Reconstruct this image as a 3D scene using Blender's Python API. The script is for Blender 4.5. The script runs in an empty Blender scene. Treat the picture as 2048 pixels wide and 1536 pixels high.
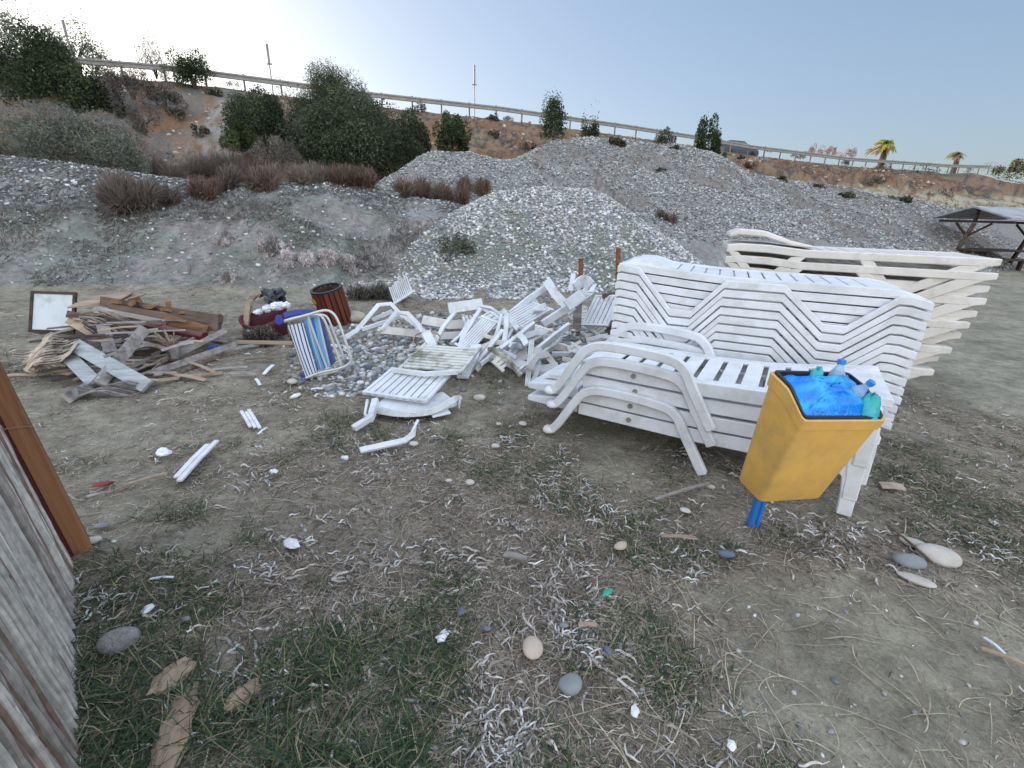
import bpy, math, random
import numpy as np
from mathutils import Vector, Matrix
random.seed(7); RNG = np.random.default_rng(7)
S = bpy.context.scene; COL = S.collection
R = math.radians
# ------------------------------------------------------------ camera, world, sun, exposure
FPX = 928.0; CAMH = 1.5; PITCH = R(20.5); ROLL = R(1.7)
cam = bpy.data.cameras.new('camera'); camo = bpy.data.objects.new('camera', cam); COL.objects.link(camo)
cam.sensor_width = 36; cam.lens = 36 * FPX / 2048; cam.clip_start = .05; cam.clip_end = 3000
CM = Matrix.Rotation(math.pi / 2 - PITCH, 3, 'X') @ Matrix.Rotation(ROLL, 3, 'Z')
camo.matrix_world = Matrix.Translation((0, 0, CAMH)) @ CM.to_4x4()
S.camera = camo
SUN_EL = R(8.5); SUN_AZ = R(-41)          # azimuth from +Y towards +X
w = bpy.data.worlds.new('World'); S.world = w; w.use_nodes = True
nt = w.node_tree; nt.nodes.clear()
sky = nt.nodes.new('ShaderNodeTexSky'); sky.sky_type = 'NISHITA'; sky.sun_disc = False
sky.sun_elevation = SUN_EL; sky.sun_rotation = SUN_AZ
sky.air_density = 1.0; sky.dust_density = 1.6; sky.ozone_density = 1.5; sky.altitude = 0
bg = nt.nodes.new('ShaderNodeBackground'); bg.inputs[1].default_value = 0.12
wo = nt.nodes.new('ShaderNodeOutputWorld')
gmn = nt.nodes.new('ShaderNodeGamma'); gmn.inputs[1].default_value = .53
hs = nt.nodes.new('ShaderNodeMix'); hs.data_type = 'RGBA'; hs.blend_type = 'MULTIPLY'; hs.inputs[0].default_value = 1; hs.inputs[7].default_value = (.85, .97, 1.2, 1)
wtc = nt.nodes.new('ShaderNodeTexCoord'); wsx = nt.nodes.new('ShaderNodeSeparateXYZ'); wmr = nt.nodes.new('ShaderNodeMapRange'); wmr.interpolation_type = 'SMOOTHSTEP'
wmr.inputs['From Min'].default_value = .08; wmr.inputs['From Max'].default_value = .7; wmr.inputs['To Min'].default_value = .9; wmr.inputs['To Max'].default_value = 4.1   # sky boosted overhead and behind the camera as added fill light
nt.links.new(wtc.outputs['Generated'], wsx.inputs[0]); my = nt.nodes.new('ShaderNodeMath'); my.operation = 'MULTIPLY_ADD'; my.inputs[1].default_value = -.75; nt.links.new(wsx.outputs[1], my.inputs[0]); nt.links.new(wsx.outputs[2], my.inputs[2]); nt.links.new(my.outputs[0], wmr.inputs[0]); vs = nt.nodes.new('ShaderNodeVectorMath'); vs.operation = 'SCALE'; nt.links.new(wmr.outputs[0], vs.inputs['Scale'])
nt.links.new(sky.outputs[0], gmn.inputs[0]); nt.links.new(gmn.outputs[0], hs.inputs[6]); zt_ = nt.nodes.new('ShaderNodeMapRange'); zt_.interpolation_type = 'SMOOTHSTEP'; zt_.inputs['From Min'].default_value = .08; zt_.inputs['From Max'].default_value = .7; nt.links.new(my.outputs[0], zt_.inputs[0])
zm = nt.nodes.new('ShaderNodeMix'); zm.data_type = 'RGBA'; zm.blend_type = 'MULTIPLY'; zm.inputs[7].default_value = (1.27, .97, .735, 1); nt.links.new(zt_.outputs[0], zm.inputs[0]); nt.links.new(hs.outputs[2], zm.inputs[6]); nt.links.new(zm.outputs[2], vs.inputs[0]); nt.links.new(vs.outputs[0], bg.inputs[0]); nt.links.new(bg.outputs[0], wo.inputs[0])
sl = bpy.data.lights.new('sun', 'SUN'); sl.energy = 2.0; sl.angle = R(.5); sl.color = (1, .83, .66)
so = bpy.data.objects.new('sun', sl); COL.objects.link(so)
sdir = Vector((math.sin(SUN_AZ) * math.cos(SUN_EL), math.cos(SUN_AZ) * math.cos(SUN_EL), math.sin(SUN_EL)))
so.rotation_euler = sdir.to_track_quat('Z', 'Y').to_euler()
S.view_settings.view_transform = 'Standard'; S.view_settings.look = 'None'
S.view_settings.exposure = 1.7; S.view_settings.gamma = 1
# ------------------------------------------------------------ helpers
CA = np.array(CM); C0 = np.array([0, 0, CAMH])
def ray(px, py): return CA @ np.array([(px - 1024) / FPX, (768 - py) / FPX, -1.])
def pY(px, py, Y): d = ray(px, py); return C0 + d * Y / d[1]
def gp(px, py, z=0.): d = ray(px, py); return C0 + d * (z - CAMH) / d[2]
def lerp(a, b, t): return a + (b - a) * t
def sstep(a, b, x): t = np.clip((x - a) / (b - a), 0, 1); return t * t * (3 - 2 * t)
def vnoise(x, y, seed=0):
    xi = np.floor(x).astype(np.int64); yi = np.floor(y).astype(np.int64); fx = x - xi; fy = y - yi
    def h(i, j):
        n = (i * 374761393 + j * 668265263 + seed * 974711) & 0xffffffff
        n = ((n ^ (n >> 13)) * 1274126177) & 0xffffffff
        return ((n ^ (n >> 16)) & 0xffff) / 65535.
    u = fx * fx * (3 - 2 * fx); v = fy * fy * (3 - 2 * fy)
    return (h(xi, yi) * (1 - u) + h(xi + 1, yi) * u) * (1 - v) + (h(xi, yi + 1) * (1 - u) + h(xi + 1, yi + 1) * u) * v
def fbm(x, y, sc=1., o=4, seed=0):
    s = 0; a = .5
    for k in range(o): s = s + a * (vnoise(x * sc, y * sc, seed + k * 17) - .5); a *= .5; sc *= 2.03
    return s * 2
def tag(o, label=None, cat=None, group=None, kind=None):
    for k, v in (('label', label), ('category', cat), ('group', group), ('kind', kind)):
        if v: o[k] = v
    return o
def empty(name, loc=(0, 0, 0), rot=(0, 0, 0)):
    o = bpy.data.objects.new(name, None); COL.objects.link(o); o.location = loc; o.rotation_euler = rot
    o.empty_display_size = .1; return o
def copy_tree(o, parent=None):
    c = o.copy(); COL.objects.link(c); c.parent = parent
    for ch in list(o.children): copy_tree(ch, c)
    return c
def link(name, me, m, parent=None):
    if m: me.materials.append(m)
    o = bpy.data.objects.new(name, me); COL.objects.link(o)
    if parent: o.parent = parent
    return o
def npmesh(name, V, Fc, cols=None, smooth=False):
    """V (n,3); Fc (m,k) constant k; cols (n,3) -> attribute Col"""
    me = bpy.data.meshes.new(name); V = np.asarray(V, np.float32); Fc = np.asarray(Fc, np.int32)
    n = len(V); m, k = Fc.shape
    me.vertices.add(n); me.vertices.foreach_set('co', V.ravel())
    me.loops.add(m * k); me.loops.foreach_set('vertex_index', Fc.ravel())
    me.polygons.add(m); me.polygons.foreach_set('loop_start', np.arange(0, m * k, k, dtype=np.int32))
    me.polygons.foreach_set('loop_total', np.full(m, k, np.int32))
    me.update(calc_edges=True)
    me.polygons.foreach_set('use_smooth', np.full(m, smooth))
    if cols is not None:
        a = me.color_attributes.new('Col', 'FLOAT_COLOR', 'POINT')
        c = np.ones((n, 4), np.float32); c[:, :3] = cols; a.data.foreach_set('color', c.ravel())
    return me
class MB:
    def __init__(s): s.v = []; s.f = []
    def add(s, V, Fc):
        b = len(s.v); s.v += [tuple(map(float, p)) for p in V]; s.f += [tuple(i + b for i in f) for f in Fc]; return s
    def hexa(s, P):  # 8 pts: bottom 4 (ccw), top 4
        return s.add(P, [(3, 2, 1, 0), (4, 5, 6, 7), (0, 1, 5, 4), (1, 2, 6, 5), (2, 3, 7, 6), (3, 0, 4, 7)])
    def box(s, x0, x1, y0, y1, z0, z1):
        return s.hexa([(x0, y0, z0), (x1, y0, z0), (x1, y1, z0), (x0, y1, z0), (x0, y0, z1), (x1, y0, z1), (x1, y1, z1), (x0, y1, z1)])
    def obox(s, c, ax, ay, az):  # center + half axes
        c = np.array(c, float); ax, ay, az = map(np.array, (ax, ay, az))
        return s.hexa([c - ax - ay - az, c + ax - ay - az, c + ax + ay - az, c - ax + ay - az, c - ax - ay + az, c + ax - ay + az, c + ax + ay + az, c - ax + ay + az])
    def band(s, top, bot, y0, y1):
        """side-profile ribbon: top/bot lists of (x,z), extruded y0..y1"""
        n = len(top); V = []
        for (a, b) in zip(top, bot): V += [(a[0], y0, a[1]), (b[0], y0, b[1]), (b[0], y1, b[1]), (a[0], y1, a[1])]
        Fc = [(0, 1, 2, 3), tuple(4 * (n - 1) + k for k in (3, 2, 1, 0))]
        for i in range(n - 1):
            for k in range(4): Fc.append((4 * i + k, 4 * (i + 1) + k, 4 * (i + 1) + (k + 1) % 4, 4 * i + (k + 1) % 4))
        return s.add(V, Fc)
    def tube(s, pts, r, n=8, cap=True):
        pts = [Vector(p) for p in pts]; rs = r if isinstance(r, (list, tuple)) else [r] * len(pts)
        V = []; Fc = []; prev = None
        for i, p in enumerate(pts):
            d = (pts[min(i + 1, len(pts) - 1)] - pts[max(i - 1, 0)]).normalized()
            if prev is None: a = d.orthogonal().normalized()
            else:
                a = prev - d * prev.dot(d)
                a = a.normalized() if a.length > 1e-4 else d.orthogonal().normalized()
            prev = a; b = d.cross(a)
            for k in range(n):
                t = 2 * math.pi * k / n; V.append(p + (a * math.cos(t) + b * math.sin(t)) * rs[i])
        for i in range(len(pts) - 1):
            for k in range(n): Fc.append((i * n + k, i * n + (k + 1) % n, (i + 1) * n + (k + 1) % n, (i + 1) * n + k))
        if cap: Fc += [tuple(range(n - 1, -1, -1)), tuple((len(pts) - 1) * n + k for k in range(n))]
        return s.add(V, Fc)
    def ribbon(s, pts, wv, th):
        """flat bar along pts, width vector wv (full width), thickness th"""
        pts = [np.array(p, float) for p in pts]; wv = np.array(wv, float); V = []; n = len(pts)
        for i, p in enumerate(pts):
            d = pts[min(i + 1, n - 1)] - pts[max(i - 1, 0)]; d /= np.linalg.norm(d) + 1e-9
            ww = wv - d * wv.dot(d); ww *= np.linalg.norm(wv) / (np.linalg.norm(ww) + 1e-9)
            nn = np.cross(d, ww); nn *= th / 2 / (np.linalg.norm(nn) + 1e-9)
            V += [p - ww / 2 - nn, p + ww / 2 - nn, p + ww / 2 + nn, p - ww / 2 + nn]
        Fc = [(3, 2, 1, 0), tuple(4 * (n - 1) + k for k in (0, 1, 2, 3))]
        for i in range(n - 1):
            for k in range(4): Fc.append((4 * i + k, 4 * i + (k + 1) % 4, 4 * (i + 1) + (k + 1) % 4, 4 * (i + 1) + k))
        return s.add(V, Fc)
    def lathe(s, prof, n=20, c=(0, 0, 0), cap=False):
        V = []; Fc = []
        for (r, z) in prof:
            for k in range(n): t = 2 * math.pi * k / n; V.append((c[0] + r * math.cos(t), c[1] + r * math.sin(t), c[2] + z))
        for i in range(len(prof) - 1):
            for k in range(n): Fc.append((i * n + k, i * n + (k + 1) % n, (i + 1) * n + (k + 1) % n, (i + 1) * n + k))
        if cap: Fc += [tuple(range(n - 1, -1, -1)), tuple((len(prof) - 1) * n + k for k in range(n))]
        return s.add(V, Fc)
    def build(s, name, m, parent=None, bevel=0, smooth=False, seg=1, origin=None):
        me = bpy.data.meshes.new(name); V = s.v
        if origin is not None: V = [(p[0] - origin[0], p[1] - origin[1], p[2] - origin[2]) for p in V]
        me.from_pydata(V, [], s.f); me.update()
        import bmesh
        bm = bmesh.new(); bm.from_mesh(me); bmesh.ops.recalc_face_normals(bm, faces=bm.faces)
        if bevel:
            es = [e for e in bm.edges if len(e.link_faces) == 2 and e.calc_face_angle(0) > .5]
            bmesh.ops.bevel(bm, geom=es, offset=bevel, segments=seg, affect='EDGES', profile=.6, clamp_overlap=True)
        bm.to_mesh(me); bm.free()
        if smooth:
            for p in me.polygons: p.use_smooth = True
            if smooth != 'all': me.set_sharp_from_angle(angle=R(40))
        o = link(name, me, m, parent)
        if origin is not None: o.location = origin
        return o
# ------------------------------------------------------------ materials
def nodes(name):
    m = bpy.data.materials.new(name); m.use_nodes = True; t = m.node_tree
    return m, t, t.nodes['Principled BSDF']
def N(t, ty, **kw):
    n = t.nodes.new(ty)
    for k, v in kw.items():
        if k in ('operation', 'blend_type', 'data_type', 'attribute_name', 'feature', 'wave_type', 'bands_direction', 'noise_dimensions', 'distance'): setattr(n, k, v)
        else: n.inputs[k].default_value = v
    return n
def ramp(t, fac, pts):
    n = t.nodes.new('ShaderNodeValToRGB'); e = n.color_ramp.elements
    while len(e) < len(pts): e.new(.5)
    for i, (p, c) in enumerate(pts): e[i].position = p; e[i].color = (*c, 1) if len(c) == 3 else c
    t.links.new(fac, n.inputs[0]); return n
def coords(t, stretch=(1, 1, 1), rnd=True):
    tc = t.nodes.new('ShaderNodeTexCoord'); mp = t.nodes.new('ShaderNodeMapping'); mp.inputs['Scale'].default_value = stretch
    t.links.new(tc.outputs['Object'], mp.inputs[0])
    if rnd:
        oi = t.nodes.new('ShaderNodeObjectInfo'); mu = t.nodes.new('ShaderNodeMath'); mu.operation = 'MULTIPLY'; mu.inputs[1].default_value = 37.
        t.links.new(oi.outputs['Random'], mu.inputs[0])
        cb = t.nodes.new('ShaderNodeCombineXYZ'); t.links.new(mu.outputs[0], cb.inputs[0]); t.links.new(mu.outputs[0], cb.inputs[1])
        t.links.new(cb.outputs[0], mp.inputs['Location'])
    return mp.outputs[0]
def mixc(t, fac, a, b, bt='MIX'):
    n = t.nodes.new('ShaderNodeMix'); n.data_type = 'RGBA'; n.blend_type = bt
    for s, x in ((n.inputs[0], fac), (n.inputs[6], a), (n.inputs[7], b)):
        if hasattr(x, 'links') or hasattr(x, 'is_linked'): t.links.new(x, s)
        elif isinstance(x, (tuple, list)): s.default_value = (*x, 1)
        else: s.default_value = x
    return n.outputs[2]
def mat(name, a, b=None, rough=.7, sc=6., stretch=(1, 1, 1), bump=0., bsc=40., lo=.4, hi=.65, spec=.5, metal=0., detail=6, dirt=None, dlo=.55, dhi=.75, dsc=3.):
    m, t, p = nodes(name); L = t.links.new; co = coords(t, stretch)
    b = b or tuple(c * .8 for c in a)
    n1 = N(t, 'ShaderNodeTexNoise', Scale=sc, Detail=detail, Roughness=.6); L(co, n1.inputs['Vector'])
    c = ramp(t, n1.outputs['Fac'], [(lo, a), (hi, b)]).outputs[0]
    if dirt:
        n2 = N(t, 'ShaderNodeTexNoise', Scale=dsc, Detail=9., Roughness=.7); L(co, n2.inputs['Vector'])
        f = ramp(t, n2.outputs['Fac'], [(dlo, (0, 0, 0)), (dhi, (1, 1, 1))]).outputs[0]
        c = mixc(t, f, c, dirt)
    L(c, p.inputs['Base Color'])
    p.inputs['Roughness'].default_value = rough; p.inputs['Metallic'].default_value = metal
    p.inputs['Specular IOR Level'].default_value = spec
    if bump:
        n3 = N(t, 'ShaderNodeTexNoise', Scale=bsc, Detail=6.); L(co, n3.inputs['Vector'])
        bu = N(t, 'ShaderNodeBump', Strength=bump, Distance=.01); L(n3.outputs['Fac'], bu.inputs['Height']); L(bu.outputs[0], p.inputs['Normal'])
    return m
def wood(name, a, b, rough=.8, sc=14., bump=.6, axis=0):
    st = [9, 9, 9]; st[axis] = .6
    return mat(name, a, b, rough=rough, sc=sc / 9, stretch=tuple(st), bump=bump, bsc=sc / 3, lo=.35, hi=.65, spec=.25, dirt=tuple(c * .45 for c in b), dlo=.5, dhi=.7, dsc=sc / 12)
def colmat(name, rough=.8, sc=60., amt=.25, spec=.2, trans=0., bump=0.):
    """material whose base colour is the per-item albedo attribute, broken up by fine noise"""
    m, t, p = nodes(name); L = t.links.new
    at = N(t, 'ShaderNodeAttribute', attribute_name='Col'); co = coords(t, rnd=False)
    n1 = N(t, 'ShaderNodeTexNoise', Scale=sc, Detail=3.); L(co, n1.inputs['Vector'])
    r = ramp(t, n1.outputs['Fac'], [(.3, (1 - amt,) * 3), (.7, (1 + amt * .6,) * 3)])
    L(mixc(t, 1., at.outputs['Color'], r.outputs[0], 'MULTIPLY'), p.inputs['Base Color'])
    p.inputs['Roughness'].default_value = rough; p.inputs['Specular IOR Level'].default_value = spec
    if bump:
        bu = N(t, 'ShaderNodeBump', Strength=bump, Distance=.01); L(n1.outputs['Fac'], bu.inputs['Height']); L(bu.outputs[0], p.inputs['Normal'])
    if trans:
        tr = t.nodes.new('ShaderNodeBsdfTranslucent'); L(at.outputs['Color'], tr.inputs[0])
        mx = t.nodes.new('ShaderNodeMixShader'); mx.inputs[0].default_value = trans
        L(p.outputs[0], mx.inputs[1]); L(tr.outputs[0], mx.inputs[2]); L(mx.outputs[0], t.nodes['Material Output'].inputs[0])
    return m
M = {}
M['white'] = mat('white_plastic', (.71, .72, .75), (.60, .61, .63), rough=.5, sc=5, dirt=(.45, .43, .38), dlo=.5, dhi=.85, dsc=7, bump=.12, bsc=25)
M['cream'] = mat('aged_plastic', (.68, .64, .60), (.58, .54, .49), rough=.55, sc=5, dirt=(.38, .32, .25), dlo=.52, dhi=.85, dsc=6, bump=.12, bsc=25)
M['broken'] = mat('weathered_white_plastic', (.68, .70, .74), (.56, .57, .58), rough=.55, sc=4, dirt=(.30, .27, .20), dlo=.52, dhi=.78, dsc=5, bump=.15)
M['mossy'] = mat('mossy_plastic', (.60, .60, .55), (.40, .39, .31), rough=.7, sc=3, dirt=(.13, .12, .07), dlo=.46, dhi=.62, dsc=3)
M['yellow'] = mat('yellow_plastic', (.74, .43, .10), (.62, .34, .08), rough=.42, sc=3, dirt=(.42, .27, .11), dlo=.42, dhi=.8, dsc=5, bump=.1, bsc=60)
M['black'] = mat('black_rubber', (.015, .017, .02), rough=.45)
M['blue_post'] = mat('blue_paint', (.02, .17, .52), (.015, .12, .40), rough=.5, dirt=(.25, .22, .18), dlo=.6, dhi=.7, dsc=12)
M['greywood'] = wood('grey_weathered_wood', (.36, .33, .31), (.20, .175, .16))
M['palewood'] = wood('pale_wood', (.42, .32, .235), (.26, .19, .135))
M['brownwood'] = wood('brown_wood', (.19, .13, .095), (.09, .062, .05))
M['darkwood'] = wood('dark_wood', (.075, .045, .035), (.04, .03, .025))
M['bluewood'] = wood('blue_grey_painted_wood', (.40, .43, .45), (.24, .26, .26))
M['postwood'] = wood('stained_timber', (.33, .15, .07), (.22, .095, .045), rough=.6, axis=2)
M['wine'] = mat('dark_red_paint', (.10, .012, .014), (.07, .012, .012), rough=.45)
M['rust'] = mat('rusty_steel', (.26, .11, .045), (.12, .05, .025), rough=.9, sc=18, bump=.5)
M['steel'] = mat('galvanised_steel', (.27, .25, .23), (.20, .18, .165), rough=.6, metal=.2, sc=4)
M['backlit_steel'] = mat('backlit_post_steel', (.15, .13, .115), (.10, .085, .075), rough=.8, sc=4)  # darker copy of the rail steel, backlit shade put into the post colour
M['alu'] = mat('white_tube', (.62, .62, .60), (.52, .52, .50), rough=.3, metal=.2)
M['navy'] = mat('blue_plastic', (.012, .03, .26), rough=.4)
M['board'] = mat('dusty_whiteboard', (.50, .54, .56), (.42, .46, .48), rough=.4, dirt=(.28, .28, .27))
M['paper'] = mat('white_scrap', (.70, .72, .76), (.60, .61, .64), rough=.7)
M['card'] = mat('wet_cardboard', (.33, .25, .17), (.22, .16, .11), rough=.9, sc=5, bump=.3)
M['redbrown'] = wood('red_brown_slats', (.17, .045, .025), (.09, .028, .018), rough=.5, axis=2)
M['blackbag'] = mat('black_bag', (.012, .013, .016), rough=.3)
M['stone_pale'] = mat('pale_stone', (.50, .47, .43), (.38, .35, .31), rough=.85, sc=9, bump=.4)
M['stone_grey'] = mat('grey_stone', (.22, .235, .24), (.14, .15, .16), rough=.8, sc=9, bump=.3)
M['stone_tan'] = mat('tan_stone', (.46, .38, .31), (.33, .27, .22), rough=.85, sc=9, bump=.4)
M['stone_blue'] = mat('blue_grey_stone', (.12, .145, .19), (.08, .10, .13), rough=.7, sc=9, bump=.3)
M['bark'] = mat('bark', (.10, .075, .055), (.05, .04, .03), rough=.9, bump=.6)
M['col'] = colmat('litter_albedo', trans=.12)
M['leaf'] = colmat('leaf_albedo', trans=.3, sc=3., amt=.3)
M['pebble'] = colmat('pebble_albedo', sc=90., amt=.25, bump=.3)
M['rotten'] = wood('rotten_orange_wood', (.27, .14, .065), (.14, .075, .04), bump=1.)
M['cane'] = colmat('cane_albedo', sc=30., amt=.3)
# ------------------------------------------------------------ terrain
def pT(px, py, t): return C0 + ray(px, py) * t
def tdep(px): return 1 / (.037 - 1.17e-5 * (px - 335))
MOUND = [(*pY(-500, 300, 10.5), .47), (*pY(-200, 305, 11.5), .47), (*pY(0, 312, 12.5), .47), (*pY(160, 330, 13), .47), (*pY(300, 352, 13), .48), (*pY(450, 368, 13), .49), (*pY(640, 364, 13), .5),
         (*pY(740, 374, 13.2), .54), (*pY(860, 402, 13.3), .6)]
PILE1 = [(*pY(1010, 384, 12.2), .62), (*pY(1090, 374, 12.4), .62), (*pY(1170, 380, 12.4), .62)]
PILE2 = [(*pY(880, 304, 17), .68), (*pY(935, 304, 17), .68), (*pY(985, 322, 17.5), .6), (*pY(1030, 320, 18.5), .6), (*pY(1110, 280, 19.5), .6), (*pY(1180, 274, 20), .6), (*pY(1290, 286, 20), .6),
         (*pY(1350, 288, 20), .58), (*pY(1420, 305, 20), .58), (*pY(1480, 342, 20), .55), (*pY(1560, 358, 20.5), .5), (*pY(1680, 374, 21.5), .52), (*pY(1770, 392, 22.5), .55),
         (*pY(1850, 402, 24), .6), (*pY(1960, 428, 25.5), .62), (*pY(2100, 438, 27), .62), (*pY(2400, 450, 29), .6)]
PILE1B = [(*pY(1500, 440, 15.5), .5), (*pY(1620, 420, 16.5), .55)]
BEAM = [(187, 118), (335, 130), (480, 149), (575, 162), (730, 183), (1000, 213), (1245, 248), (1400, 272), (1500, 290), (1700, 315), (1900, 329), (1985, 331)]
BEAMP = [pT(x, y, tdep(x)) for x, y in BEAM]
d0 = (BEAMP[1] - BEAMP[0]); BEAMP = [BEAMP[0] - d0 / np.linalg.norm(d0) * k for k in (24, 12)] + BEAMP
POSTH = .8
d1 = BEAMP[-1] - BEAMP[-3]; d1 /= np.linalg.norm(d1)
HILL = [(*(p - np.array([0, 0, POSTH])), lerp(.56, .36, float(np.clip((p[0] + 20) / 60, 0, 1)))) for p in BEAMP]
e1 = np.array(HILL[-1][:3]); HILL += [(*(e1 + np.array([d1[0], d1[1], 0]) * 12 + [0, 0, .5]), .35), (*(e1 + np.array([d1[0], d1[1], 0]) * 60 + [0, 0, 1.6]), .35)]
def pdist(x, y, P):
    best = np.full(x.shape, 1e9); z = np.zeros(x.shape); sl = np.zeros(x.shape); sg = np.zeros(x.shape)
    for a, b in zip(P[:-1], P[1:]):
        dx, dy = b[0] - a[0], b[1] - a[1]; L2 = dx * dx + dy * dy
        t = np.clip(((x - a[0]) * dx + (y - a[1]) * dy) / L2, 0, 1)
        ex = x - a[0] - t * dx; ey = y - a[1] - t * dy; d = np.sqrt(ex * ex + ey * ey); m = d < best
        best = np.where(m, d, best); z = np.where(m, a[2] + t * (b[2] - a[2]), z); sl = np.where(m, a[3] + t * (b[3] - a[3]), sl)
        sg = np.where(m, dx * ey - dy * ex, sg)
    return best, z, sl, sg
def terr(x, y, full=False):
    x = np.asarray(x, float); y = np.asarray(y, float)
    r = np.hypot(x, y)
    base = .03 * fbm(x, y, .7, 4, 3) + .012 * fbm(x, y, 5, 3, 5) - .02 - np.clip(x - 9, 0, 30) * .012
    wob = fbm(x, y, .5, 4, 11)
    def comp(P, rd, nz, bx=None):
        d, z, s, g = pdist(x, y, P); return z - s * (np.sqrt(d * d + rd * rd) - rd) + nz * (1 - np.exp(-d / .8))
    hm = comp(MOUND, .7, .35 * wob + .12 * fbm(x, y, 2.2, 3, 8))
    h1 = comp(PILE1, .35, .16 * wob); h2 = comp(PILE2, .5, .35 * wob + .1 * fbm(x, y, 1.5, 3, 9)); h2b = comp(PILE1B, .5, .35 * wob)
    d, z, s, g = pdist(x, y, HILL)
    ledge = .55 * sstep(17, 22, x) * (sstep(-.4, .4, np.sin(d * .55 + wob * 2)) - .5)
    hh = np.where(g < 0, z - s * d + (.7 * fbm(x, y, .25, 4, 21) + .25 * fbm(x, y, 1.3, 3, 22)) * sstep(0, 3, d) + ledge * sstep(2, 6, d), z - .02 - np.clip(d - 14, 0, 999) * .08)
    st = np.stack([base, hm, h1, h2, h2b, hh]); k = .14
    mx = st.max(0); h = mx + k * np.log(np.exp((st - mx) / k).sum(0)) - 0.0
    h = np.where(mx == base, base + (h - mx), h)
    if full: return h, st, (d, g, wob)
    return h
T0 = float(terr(np.array([0.]), np.array([1.5]))[0])
def gz(x, y): return float(terr(np.array([x]), np.array([y]))[0])
def hit(px, py, t0=1., t1=120.):
    d = ray(px, py); ts = np.geomspace(t0, t1, 1500); P = C0 + ts[:, None] * d
    u = np.where(P[:, 2] < terr(P[:, 0], P[:, 1]))[0]
    t = ts[u[0]] if len(u) else 60.; return C0 + d * t, t
def proj(P):
    q = (np.asarray(P) - C0) @ CA; return 1024 + FPX * q[..., 0] / -q[..., 2], 768 - FPX * q[..., 1] / -q[..., 2]
def blobs(px, py, L):
    s = np.zeros(px.shape)
    for cx, cy, rx, ry, a in L: s = s + a * np.exp(-((px - cx) / rx) ** 2 - ((py - cy) / ry) ** 2)
    return s
GREEN = [(330, 1330, 300, 230, 1.1), (150, 1480, 260, 160, 1), (330, 1060, 170, 60, .8), (120, 900, 110, 170, .5), (400, 790, 260, 40, .45), (870, 1140, 110, 70, 1), (1230, 1010, 100, 55, .6),
         (960, 935, 110, 50, .5), (1130, 925, 60, 22, .7), (1010, 770, 110, 40, 1), (780, 850, 150, 35, .6), (1890, 920, 150, 90, 1.1), (1990, 1030, 120, 60, 1), (1560, 1065, 130, 40, .5),
         (430, 1220, 260, 100, .5), (680, 1420, 110, 110, .5), (1300, 850, 240, 60, .3), (230, 700, 100, 30, .4), (640, 1040, 110, 40, .3)]
LIT = [(720, 1330, 260, 200, .9), (850, 1450, 330, 120, .9), (1000, 1080, 300, 110, .75), (1250, 1150, 220, 110, .75), (800, 950, 330, 80, .5), (1640, 1090, 280, 45, 1), (1950, 990, 200, 170, .8), (1850, 850, 250, 60, .6),
       (1100, 1240, 150, 120, .6), (550, 740, 160, 60, .7), (300, 800, 260, 50, .35), (600, 1200, 250, 120, .5)]
BARE = [(1700, 1380, 380, 210, 1), (1990, 700, 220, 110, 1), (900, 840, 140, 30, .5), (1130, 1420, 110, 110, .6), (1340, 1060, 90, 40, .6), (1420, 1180, 100, 40, .5), (300, 760, 200, 18, .3)]
def ground_masks(x, y):
    px, py = proj(np.stack([x, y, np.zeros_like(x)], -1)); ok = y > .3
    px = np.where(ok, px, 1024); py = np.where(ok, py, 1500)
    n = fbm(x, y, 1.6, 4, 31); far = sstep(4.5, 9., np.hypot(x, y))
    n2 = fbm(x, y, 5., 3, 33)
    g = np.clip(blobs(px, py, GREEN) * .72 + 1.0 * n + 1.1 * n2 - .06, 0, 1.2); l = np.clip(.36 + blobs(px, py, LIT) + .8 * n + .5 * n2, 0, 1.3)
    b = np.clip(blobs(px, py, BARE) * 1.3 - .6 * n, 0, 1)
    return g, l * (1 - .93 * b), b, far
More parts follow.
